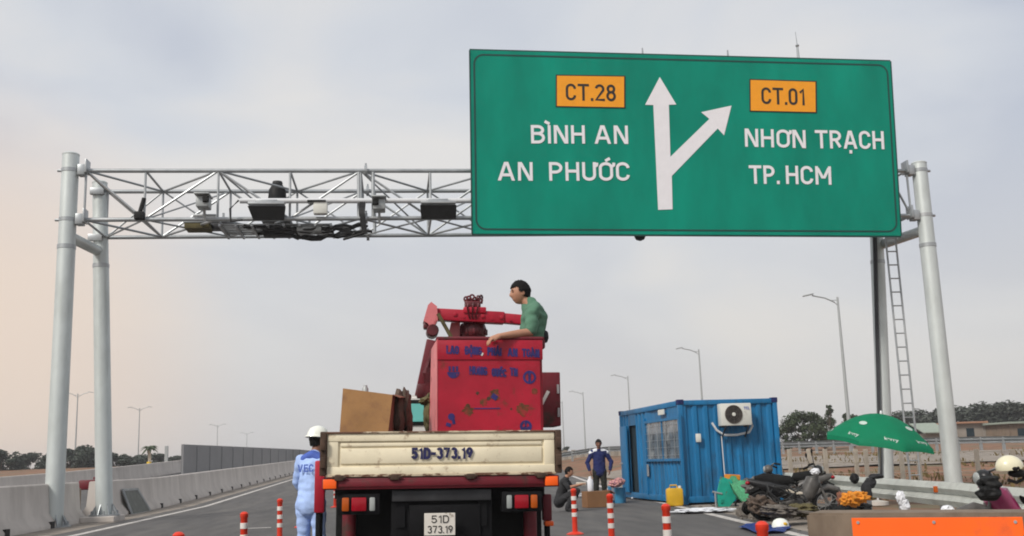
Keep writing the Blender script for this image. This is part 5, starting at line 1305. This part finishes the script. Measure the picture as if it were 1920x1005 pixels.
for i, (px, py, Y, m_, rx, rz_, lb) in enumerate(((1428, 948, 19.4, tarp_brown, .26, .16, 'brown sack at the foot of the teal cart'), (1462, 958, 18.2, rubble_m, .34, .10, 'dusty grey sheet heaped under the rear wheel of the motorbike'), (1500, 956, 18.4, olive, .24, .10, 'olive sheet heaped below the engine of the motorbike'), (1422, 915, 21.4, bike_grey, .16, .22, 'grey bundle at the right side of the teal cart'))):
    tag(MB().ell(P(px, py, Y), (rx, .28, rz_), Euler((0, .3-.2*i, .5*i)).to_matrix(), sub=5, amp=.5, seed=i*7+3, fr=6).build('scrap_bundle', m_, smooth=True), lb, 'bundle', 'scrap heaped round the motorbikes')
for i, (px, py, Y, lb) in enumerate(((1415, 950, 20.6, 'old black tyre lying at the right foot of the teal cart'), (1600, 960, 17.0, 'old black tyre half hidden by the concrete block'))):
    c = P(px, py, Y); tag(MB().torus(c, .2, .07, Matrix.Rotation(.9+i, 3, 'X'), seg=24, ts=8).build('tyre', rubber, smooth=True), lb, 'tyre')
c = P(1468, 925, 19.2); k = MB(); rn = random.Random(4)
pts = [c+V((.45*math.sin(i*.9)*(.6+.4*rn.random()), .2*math.cos(i*.7), .16*math.sin(i*1.3))) for i in range(26)]
tag(MB().path(pts, .016, 6).build('hose', cable_m, smooth=True), 'tangled black hose over the motorbikes by the teal cart', 'hose')
for i, (q1, q2, lb) in enumerate((((1430, 905, 21), (1500, 925, 19.0), 'weathered plank leaning from the netting to the motorbike'), ((1480, 915, 20), (1538, 905, 20.4), 'rusty brown plank lying across the motorbikes'), ((1500, 958, 18.2), (1560, 968, 17.4), 'grey plank on the rubble by the concrete block'))):
    tag(MB().bar(P(*q1), P(*q2), .11, .035, bev=.004).build('plank', [cream_post, rust, rubble_m][i]), lb, 'plank')

# ------------------------------------------------------------------ umbrella
uc = P(1652, 776, 23.5); ut = thing('umbrella', 'open green market umbrella with white ovals and lettering, tilted to the right', 'umbrella', (uc.x, 23.5, 0))
tm = Matrix.Rotation(R(8), 3, 'Y') @ Matrix.Rotation(R(8), 3, 'X')
RU = 1.27; HU = .64; nseg = 8; sub_ = 8; rings = 10
def upnt(a, r):  # a angle, r 0..1
    ph = (a/(2*math.pi)*nseg) % 1; sag = 4*ph*(1-ph)
    rr = RU*r*(1-.085*sag*r)
    z = -HU*(1-math.cos(r*1.35))/(1-math.cos(1.35)) - .05*sag*r*r*(-.6)
    return uc + tm @ V((rr*math.cos(a), rr*math.sin(a), z))
k = MB(); na = nseg*sub_; v = [uc.copy()]
for i in range(1, rings+1):
    for j in range(na): v.append(upnt(2*math.pi*j/na+.2, i/rings))
f_ = [(0, 1+j, 1+(j+1) % na) for j in range(na)]
for i in range(rings-1):
    for j in range(na): f_.append((1+i*na+j, 1+(i+1)*na+j, 1+(i+1)*na+(j+1) % na, 1+i*na+(j+1) % na))
# valance
base = 1+(rings-1)*na
for j in range(na):
    p_ = v[base+j]; v.append(p_+V((0, 0, -.10)) + (p_-uc)*.01)
vb = 1+rings*na
for j in range(na): f_.append((base+j, vb+j, vb+(j+1) % na, base+(j+1) % na))
k._add(v, f_); bmesh.ops.solidify(k.bm, geom=k.bm.faces[:], thickness=.006)
can = k.build('canopy', umb_green, ut, smooth=True)
k = MB()
for j in range(nseg): a = 2*math.pi*j/nseg+.2; k.path([uc+V((0, 0, -.03))]+[upnt(a, i/6)+V((0, 0, -.02)) for i in range(1, 7)], .008, 5)
k.build('ribs', galv, ut)
pole_b = V((uc.x-.30, 23.5, gz(uc.x, 23.5)))
MB().tube(pole_b, uc+tm @ V((0, 0, .06)), .022, seg=10).lathe(uc, [(.03, 0), (.03, .05), (.008, .08)], seg=10).build('pole', white_steel, ut, smooth=True)
MB().lathe(pole_b, [(.25, 0), (.25, .08), (.05, .12)], seg=18).build('base', concrete, ut, smooth=True)
def decal(kind, a, r_, mat, w_, h_, s=None):
    """mark lying on the canopy at angle a, radius r"""
    c = upnt(a, r_); ta = (upnt(a+.03, r_)-upnt(a-.03, r_)).normalized(); ra = (upnt(a, r_-.04)-upnt(a, r_+.04)).normalized(); nn_ = ta.cross(ra).normalized()
    k = MB(); n_ = 24; L_ = []
    def onc(u, vv):
        rr = r_-vv/RU; aa = a+u/(RU*max(.2, rr)); return upnt(aa, rr)+nn_*.012
    if kind == 'oval':
        k._add([onc(w_*math.cos(2*math.pi*i/n_), h_*math.sin(2*math.pi*i/n_)) for i in range(n_)], [tuple(range(n_))]); k.build('oval_mark', mat, can)
    else:
        me = text_mesh(s, .03); xs = [q.co.x for q in me.vertices]; bm = bmesh.new(); bm.from_mesh(me); bpy.data.meshes.remove(me); x0_, x1_ = min(xs), max(xs)
        for q in bm.verts: q.co = onc((q.co.x-(x0_+x1_)/2)/(x1_-x0_)*w_, (q.co.y-.3)*h_/capheight())
        k.bm.free(); k.bm = bm; k.build('lettering', mat, can)
for j in range(8):
    a = .2+2*math.pi*(j+.5)/8
    if j % 2 == 0: decal('oval', a, .60, umb_white, .11, .065)
    decal('text', a, .90, umb_white, .32, .075, 'kerry')

# ------------------------------------------------------------------ clutter by the container
def lump(name, label, cat, blobs, mat, Y, sub=3, amp=.3, group=None):
    k = MB()
    for i, (px, py, rx, ry, rz_) in enumerate(blobs): k.ell(P(px, py, Y), (rx, ry, rz_), sub=sub, amp=amp, seed=i*2.3+px*.01, fr=5)
    return tag(k.build(name, mat, smooth=True), label, cat, group)
# yellow jerrycan
jc = G(1266, 950); jt = thing('jerrycan', 'yellow plastic jerrycan at the near corner of the blue container', 'jerrycan', (jc.x, jc.y, 0))
MB().box((jc.x, jc.y, .24), (.42, .26, .46), bev=.06).build('can', yellow_can, jt, smooth=True)
MB().path([(jc.x-.13, jc.y, .46), (jc.x-.1, jc.y, .54), (jc.x+.06, jc.y, .54), (jc.x+.09, jc.y, .46)], .022, 8).build('handle', yellow_can, jt, smooth=True)
MB().lathe((jc.x+.15, jc.y, .46), [(.04, 0), (.04, .06), (.01, .065)], seg=12).build('cap', ac_white, jt, smooth=True)
# brown carton + bottle + blue bin near the men
cb2 = P(1118, 940, 27.6); cb2.z = 0; t = thing('cardboard_box', 'brown carton on the ground in front of the man in navy', 'box', (cb2.x, cb2.y, 0))
MB().box((cb2.x, cb2.y, .22), (.66, .45, .42), Euler((0, 0, .15)), bev=.01).build('carton', card_dark, t); MB().box((cb2.x+.38, cb2.y-.05, .40), (.16, .40, .012), Euler((0, .6, .15))).build('flap', card_side, t)
c = P(1107, 912, 27.5); tag(MB().lathe((c.x, 27.5, .435), [(.07, 0), (.08, .02), (.08, .28), (.04, .33), (.04, .38), (.02, .385)], seg=16).build('bottle', white_cloth, smooth=True), 'tall white plastic bottle on top of the brown carton', 'bottle')
c = G(1151, 942); t = thing('paint_drum', 'blue and white drum beside the brown carton', 'drum', (c.x, c.y, 0)); MB().lathe((c.x, c.y, 0), [(.15, 0), (.16, .02), (.16, .44), (.165, .46), (.02, .465)], seg=20).build('drum_body', cyan_p, t, smooth=True); MB().box((c.x-.03, c.y-.155, .25), (.1, .04, .38), bev=.015).build('white_label', white_cloth, t)
c = P(1163, 938, 29.6); tag(MB().lathe((c.x, 29.6, 0), [(.15, 0), (.16, .02), (.16, .42), (.165, .44), (.02, .445)], seg=20).build('paint_drum', cyan_p, smooth=True), 'plain blue drum between the blue and white drum and the container', 'drum')
lump('cloth_bag', 'pink patterned cloth bag on top of the two blue drums', 'bag', [(1153, 907, .17, .14, .10), (1161, 903, .15, .12, .11)], pink_floral, 29.3, sub=4, amp=.4)
for i, (px, py, rx, lb) in enumerate(((1100, 932, .26, 'white plastic bag left of the brown carton'), (1122, 944, .34, 'flat white plastic sheet on the asphalt before the carton'), (1205, 936, .3, 'white rag on the ground under the container window'), (1320, 962, .6, 'white torn sheet on the shoulder before the container end'))):
    c = G(px, py); k = MB().ell((c.x, c.y, .06), (rx, rx*.6, .1 if i == 0 else .05), sub=4, amp=.6, seed=i*4+.5, fr=7); tag(k.build('plastic_bag', white_cloth, smooth=True), lb, 'plastic bag')
c = G(1090, 922); tag(MB().box((c.x, c.y, .3), (.34, .25, .14), Euler((0, 0, .2)), bev=.02).build('carton', cream_post, smooth=True), 'small cream carton between the squatting person and the brown carton', 'box')
c = G(1180, 932); tag(MB().box((c.x+.05, c.y, .12), (.5, .35, .24), bev=.04).box((c.x+.05, c.y, .25), (.54, .39, .03), bev=.01).build('crate', cyan_p, smooth=True), 'blue crate on the ground below the open container door', 'crate')
c = G(1222, 934); tag(MB().lathe((c.x, c.y, .0), [(.1, 0), (.13, .2), (.135, .21), (.12, .22)], seg=16).build('pot', red_dull, smooth=True), 'dull red pot on the ground under the container window', 'pot')
# teal cart with green netting
tcx = G(1372, 950); tcz = thing('hand_cart', 'teal metal hand cart heaped with scrap in front of the container end', 'cart', (tcx.x, tcx.y, 0))
yq = tcx.y
k = MB(); k.prism([P(1352, 893, yq), P(1372, 900, yq), P(1380, 935, yq), P(1368, 950, yq), P(1347, 950, yq), P(1345, 925, yq)], (0, .06, 0)).prism([P(1410, 898, yq+.4), P(1424, 900, yq+.4), P(1424, 925, yq+.4), P(1412, 928, yq+.4)], (0, .06, 0)).bar(P(1350, 940, yq), P(1420, 925, yq+.4), .08, .08).bar(P(1350, 905, yq), P(1350, 905, yq+.8), .06, .06)
k.build('tray', teal_p, tcz)
MB().torus(P(1388, 946, yq-.1), .12, .03, seg=20).build('wheel', rubber, tcz, smooth=True)
MB().tube(P(1336, 922, yq), P(1354, 926, yq), .025, seg=8).tube(P(1341, 924, yq), P(1343, 952, yq), .025, seg=8).build('handle', galv, tcz)
k = MB(); k.path([P(1374, 902, yq+.2), P(1390, 916, yq-.3), P(1404, 934, yq-.6), P(1414, 950, yq-.8)], [.14, .22, .20, .10], 10)
for v in k.bm.verts: v.co += V((mnoise.noise(v.co*7), mnoise.noise(v.co*7+V((5, 0, 0))), mnoise.noise(v.co*7+V((0, 5, 0)))))*.06
bmesh.ops.subdivide_edges(k.bm, edges=k.bm.edges[:], cuts=2, fractal=.25, seed=2)
tag(k.build('netting', green_net, smooth=True), 'crumpled green netting spilling off the teal hand cart', 'netting')
tag(MB().box(P(1373, 895, yq+.3), (.32, .3, .14), Euler((0, .08, .1)), bev=.02).build('tray_box', orange_bag), 'orange plastic tray on top of the teal hand cart', 'tray')
lump('cloth_bundle', 'grey cloth bundle on the teal hand cart beside the orange tray', 'cloth', [(1402, 908, .14, .2, .16), (1408, 925, .12, .15, .14)], bike_grey, yq+.3)
# rubble pile, sacks
rr_ = random.Random(5); k = MB()
for i in range(160):
    px = 1385+rr_.random()*150; py = 950+rr_.random()*26; c = G(px, py); s_ = .02+rr_.random()**2*.09
    k.ell((c.x, c.y, s_*.4), (s_*1.3, s_, s_*.7), Euler((rr_.random(), rr_.random(), rr_.random()*6)).to_matrix(), sub=2, amp=.5, seed=i, fr=3)
struct(k.build('rubble', rubble_m), 'stuff')
for i, (px, py, rx, rz_, lb) in enumerate(((1440, 965, .32, .18, 'grey dusty sack nearest the teal cart, lying by the rubble'), (1485, 968, .3, .16, 'grey dusty sack lying by the concrete block'), (1452, 912, .30, .16, 'pale grey sack thrown over the dark motorbike'))):
    c = G(px, py) if i < 2 else P(px, py, 20.6)
    if i < 2: c.z = .12
    tag(MB().ell(c, (rx, .28, rz_), Euler((0, .3*(i == 2), .4*i)).to_matrix(), sub=4, amp=.35, seed=i*3+1, fr=5).build('sack', rubble_m, smooth=True), lb, 'sack')
# blue tarp + hat
k = MB(); pts = [G(1385, 992), G(1408, 984), G(1445, 988), G(1486, 991), G(1470, 1001), G(1420, 1004)]
ctr_ = sum(pts, V())/6; vs_ = []
for i in range(30):
    u = i/30*6; p_ = pts[int(u)].lerp(pts[(int(u)+1) % 6], u % 1)
    for r_ in (1, .66, .33): q_ = ctr_.lerp(p_, r_); vs_.append((q_.x, q_.y, .03+.05*abs(mnoise.noise(q_*4))))
vs_.append((ctr_.x, ctr_.y, .07)); f_ = []
for i in range(30):
    j = (i+1) % 30; f_ += [(i*3, j*3, j*3+1, i*3+1), (i*3+1, j*3+1, j*3+2, i*3+2), (i*3+2, j*3+2, 90)]
k._add(vs_, f_); bmesh.ops.solidify(k.bm, geom=k.bm.faces[:], thickness=.01); tag(k.build('tarpaulin', blue_tarp, smooth=True), 'crumpled blue tarpaulin on the ground left of the concrete block', 'tarpaulin')
c = G(1464, 992); ht = thing('hard_hat', 'pale hard hat with a yellow mark lying beside the blue tarpaulin', 'helmet', (c.x, c.y, 0))
MB().lathe((c.x, c.y, .02), [(.175, 0), (.165, .012), (.150, .02), (.142, .07), (.112, .125), (.06, .155), (.01, .162)], seg=28).box((c.x-.12, c.y-.12, .03), (.12, .10, .012), Euler((.1, 0, .8)), bev=.02).build('shell', helmet_w, ht, smooth=True)
MB().ell((c.x+.03, c.y-.118, .085), (.05, .03, .035), sub=2).build('yellow_mark', yellow_can, ht, smooth=True)
lump('cloth_heap', 'orange cloth heap under the guardrail beside the black motorbike', 'cloth', [(1598, 935, .16, .15, .10), (1612, 932, .14, .12, .09), (1586, 938, .09, .1, .08)], orange_bag, 16.4, sub=5, amp=.6)
lump('cloth_heap', 'dull purple cloth heap between the motorbikes', 'cloth', [(1576, 934, .06, .08, .10), (1580, 948, .08, .09, .09)], card_side, 17.5, sub=4, amp=.5)
lump('plastic_bag', 'knotted white plastic bag hanging under the guardrail', 'plastic bag', [(1688, 932, .06, .06, .09), (1697, 948, .07, .06, .08), (1693, 940, .06, .06, .06)], white_cloth, 14.2, amp=.4)
lump('plastic_bag', 'small white plastic bag on the soil by the front right gantry post', 'plastic bag', [(1776, 954, .09, .08, .05)], white_cloth, 14.6, amp=.4)
lump('plastic_bag', 'pale pink plastic bag on the handlebar above the parked motorbikes', 'plastic bag', [(1528, 884, .09, .08, .06)], white_cloth, 19.3, amp=.4)

# ------------------------------------------------------------------ trees and far buildings
def make_tree(name, label, H_, Rw, mat, seed, n=2600, trunk_h=.35, leaf=.32, group='trees on the right'):
    rn = random.Random(seed); t = thing(name, label, 'tree', (0, 0, 0), 0, group)
    k = MB(); k.path([(0, 0, -.3), (.05, .02, H_*trunk_h), (0, .05, H_*.7)], [H_*.028, H_*.02, H_*.008], 8)
    cl = []
    for i in range(16):
        a = rn.random()*6.28; r_ = Rw*(.15+.75*rn.random()); z = H_*(trunk_h+(1-trunk_h)*(.1+.8*rn.random())); sh_ = 1-.55*((z/H_-trunk_h)/(1-trunk_h))**1.6
        c = V((math.cos(a)*r_*sh_, math.sin(a)*r_*sh_, z)); cl.append((c, Rw*(.22+.25*rn.random())))
        k.path([(0, 0, H_*trunk_h*.8), c*.5+V((0, 0, H_*trunk_h*.3)), c], [H_*.01, H_*.007, H_*.002], 5)
    k.build('trunk', bark, t, world=False, smooth=True)
    k = MB(); v = []; f_ = []
    for i in range(n):
        c, r_ = cl[int(rn.random()**1.2*len(cl))]
        d = V((rn.gauss(0, 1), rn.gauss(0, 1), rn.gauss(0, .8))).normalized()*r_*(rn.random()**.45)
        p = c+d; s_ = leaf*(.5+rn.random()); ax = V((rn.gauss(0, 1), rn.gauss(0, 1), rn.gauss(0, 1))).normalized(); ay = ax.cross(V((rn.gauss(0, 1), rn.gauss(0, 1), rn.gauss(0, 1)))).normalized()
        b0 = len(v); v += [p-ax*s_*.5, p+ay*s_*.28, p+ax*s_*.5, p-ay*s_*.28]; f_.append((b0, b0+1, b0+2, b0+3))
    k._add(v, f_); k.build('crown', mat, t, world=False)
    return t
def put(tree, px, py_top, Y, Hb, label, sx=1.0, first=False):
    x = P(px, 850, Y).x; z0 = gz(x, Y); need = P(px, py_top, Y).z-z0; s = need/Hb; sc = (s*sx, s*sx, s)
    if px < 400: z0 -= .9; need += .9; s = need/Hb; sc = (s*sx, s*sx, s)
    if first: tree.location = (x, Y, z0); tree.scale = sc; tree['label'] = label; tree.rotation_euler = (0, 0, Y); return tree
    return dup(tree, (x, Y, z0), px*.7+Y, label, sc)
foliage_hazed = M('hazed_far_foliage', (.062, .072, .058), .8, var=.35, scale=1.3)  # greyer, lighter green: the haze over distant trees is put into the colour
tE = make_tree('broadleaf_tree', 'x', 7, 3.4, foliage_hazed, 71, 4200, .05, .42)
tA = make_tree('broadleaf_tree', 'x', 7, 3.3, foliage, 11, 4600, .07, .38)
tB = make_tree('broadleaf_tree', 'x', 7, 2.6, foliage, 23, 3000, .25, .34)
tC = make_tree('slender_tree', 'x', 9, 1.3, foliage, 37, 900, .35, .34)
put(tA, 1512, 772, 78, 7, 'dark rounded tree just right of the blue container', 1.35, True)
put(tA, 1478, 800, 80, 7, 'low dark tree touching the right edge of the container', 1.5)
put(tA, 1548, 782, 82, 7, 'dark bushy tree behind the nearest street lamp', 1.35)
put(tC, 1563, 752, 80, 9, 'thin tree standing above the others at the nearest street lamp', 1.0, True)
put(tB, 1604, 770, 84, 7, 'dark tree behind the top of the green umbrella', 1.2, True)
put(tA, 1640, 780, 90, 7, 'dark tree behind the rear right gantry post', 1.3)
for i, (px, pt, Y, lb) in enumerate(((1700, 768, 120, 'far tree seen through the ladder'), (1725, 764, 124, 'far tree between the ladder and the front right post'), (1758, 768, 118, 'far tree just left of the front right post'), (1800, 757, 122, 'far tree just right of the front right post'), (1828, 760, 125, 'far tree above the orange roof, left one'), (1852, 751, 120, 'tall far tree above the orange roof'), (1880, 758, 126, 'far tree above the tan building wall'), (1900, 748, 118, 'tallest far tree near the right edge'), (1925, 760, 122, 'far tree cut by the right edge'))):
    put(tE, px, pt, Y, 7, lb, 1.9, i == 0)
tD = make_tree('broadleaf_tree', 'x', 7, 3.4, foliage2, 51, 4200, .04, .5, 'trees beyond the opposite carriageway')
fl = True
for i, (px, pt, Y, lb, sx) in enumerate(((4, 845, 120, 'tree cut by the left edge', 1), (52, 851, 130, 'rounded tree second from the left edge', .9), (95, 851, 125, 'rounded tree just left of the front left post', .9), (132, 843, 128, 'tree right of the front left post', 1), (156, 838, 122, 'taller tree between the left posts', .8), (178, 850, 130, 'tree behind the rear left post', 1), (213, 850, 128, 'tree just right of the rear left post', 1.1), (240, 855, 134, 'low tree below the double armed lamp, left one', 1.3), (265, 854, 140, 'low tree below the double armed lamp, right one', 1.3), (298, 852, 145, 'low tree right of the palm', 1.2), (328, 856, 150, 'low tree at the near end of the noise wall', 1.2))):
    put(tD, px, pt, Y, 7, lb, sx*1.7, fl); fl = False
# trees low between truck and container
for px, pt, Y, lb in ((1062, 838, 170, 'distant low tree beside the truck tailgate'), (1085, 845, 180, 'distant low tree left of the man in navy'), (1152, 843, 175, 'distant low tree left of the container')): put(tD, px, pt, Y, 7, lb, 1.4)
# palm
ppx = 280; Yp = 95; x = P(ppx, 850, Yp).x; z0 = gz(x, Yp); ztp = P(ppx, 838, Yp).z
pt_ = thing('palm_tree', 'small palm tree with a yellow painted base beyond the left barrier', 'palm', (x, Yp, z0))
MB().path([(x, Yp, z0), (x+.05, Yp, (z0+ztp)/2), (x, Yp, ztp)], [.17, .14, .12], 8).build('trunk', cream_post, pt_, smooth=True)
MB().lathe((x, Yp, z0), [(.2, 0), (.2, 1.0), (.18, 1.02)], seg=10).build('painted_base', yellow_base, pt_)
k = MB(); rn = random.Random(2); v = []; f_ = []
for i in range(16):
    a = i*.393*2.4; el = -.3+1.3*rn.random(); dr = V((math.cos(a), math.sin(a), 0)); p_ = V((x, Yp, ztp)); prev_ = None
    for s_ in range(9):
        u = s_/8; q_ = p_+dr*(.95*u)+V((0, 0, .7*el*u-.9*u*u)); wd = .16*math.sin(math.pi*min(1, u+.12)); sd_ = dr.cross(V((0, 0, 1)))
        v += [q_-sd_*wd-V((0, 0, wd*.5)), q_, q_+sd_*wd-V((0, 0, wd*.5))]
        if s_: n_ = len(v); f_ += [(n_-6, n_-5, n_-2, n_-3), (n_-5, n_-4, n_-1, n_-2)]
k._add(v, f_); k.build('crown', foliage, pt_)
x = P(312, 850, 95).x; z0 = gz(x, 95); zt = P(312, 836, 95).z
bp_ = thing('marker_post', 'grey square post with a yellow base beyond the left barrier beside the palm', 'post', (x, 95, z0)); MB().box2((x-.14, 94.9, z0), (x+.14, 95.15, zt), .02).build('shaft', lamp_grey, bp_); MB().box2((x-.25, 94.8, z0), (x+.25, 95.2, z0+.7), .02).build('painted_base', yellow_base, bp_)
# buildings on the right
def house(label, px0, px1, pyt, Y, wm, rm, over=.4, flat=True):
    a, b_ = P(px0, 830, Y), P(px1, 830, Y); zt = P((px0+px1)/2, pyt, Y).z; z0 = gz(a.x, Y)-.3
    t = thing('house', label, 'house', ((a.x+b_.x)/2, Y, z0))
    MB().box2((a.x, Y, z0), (b_.x, Y+4, zt)).build('wall', wm, t)
    if flat: MB().box2((a.x-over, Y-over, zt+.002), (b_.x+over, Y+4.4, zt+.18), .02).build('roof', rm, t)
    else: MB().prism([(a.x-over, Y-over, zt), (b_.x+over, Y-over, zt), (b_.x+over, Y+2, zt+.9), (a.x-over, Y+2, zt+.9)], (0, 0, .1)).build('roof', rm, t)
    n_ = max(1, int((b_.x-a.x)/1.6))
    for i in range(n_):
        xm = a.x+(b_.x-a.x)*(i+.5)/n_; MB().box2((xm-.4, Y-.03, zt-1.25), (xm+.4, Y-.004, zt-.45)).build('window', dark_in, t)
house('open shed with an orange roof right of the front right gantry post', 1797, 1846, 794, 96, wall_tan, roof_orange)
house('tan block building near the right edge', 1853, 1905, 796, 100, wall_tan, concrete_dark)
house('small house with a pale green roof behind the umbrella edge', 1738, 1768, 812, 92, wall_tan, roof_green, .5, False)
house('brown house cut by the right edge', 1896, 1940, 794, 92, concrete_dark, roof_green)
# dry grass tufts on the soil bank (uncountable)
k = MB(); rn = random.Random(9); v = []; f_ = []
for i in range(9000):
    y = 26+rn.random()**1.4*34; x = 12+ (y-26)*.15 + rn.random()*26
    if mnoise.noise(V((x*.25, y*.25, 3))) < .05: continue
    z = gz(x, y)-.03; h_ = .06+.26*rn.random()**1.5; a = rn.random()*3.14; d_ = V((math.cos(a), math.sin(a), 0))*(.02+.05*rn.random()); b0 = len(v); ln_ = V((rn.gauss(0, .08), rn.gauss(0, .08), h_))
    v += [V((x, y, z))-d_, V((x, y, z))+d_, V((x, y, z))+d_*.4+ln_, V((x, y, z))-d_*.6+ln_*.9]; f_.append((b0, b0+1, b0+2, b0+3))
k._add(v, f_); struct(k.build('grass', grass_m), 'stuff')
# litter of small stones on the shoulder
k = MB()
for i in range(260):
    y = 12+rn.random()*26; x = redge(y)+.2+rn.random()*3.0; s_ = .015+.05*rn.random()**2
    k.ell((x, y, s_*.3), (s_*1.2, s_, s_*.6), sub=1, amp=.4, seed=i)
struct(k.build('gravel', rubble_m), 'stuff')

# ------------------------------------------------------------------ haze
hz = MB().box2((-1600, -120, -1.2), (1600, 1600, 17)).build('haze', [])
hz['kind'] = 'stuff'
hm = bpy.data.materials.new('haze'); hm.use_nodes = True; hn = hm.node_tree; hn.nodes.clear()
ho = hn.nodes.new('ShaderNodeOutputMaterial'); hv = hn.nodes.new('ShaderNodeVolumePrincipled'); hv.inputs['Color'].default_value = (.9, .9, .92, 1); hv.inputs['Density'].default_value = .0007; hv.inputs['Anisotropy'].default_value = .2
hn.links.new(hv.outputs[0], ho.inputs['Volume']); hz.data.materials.clear(); hz.data.materials.append(hm)
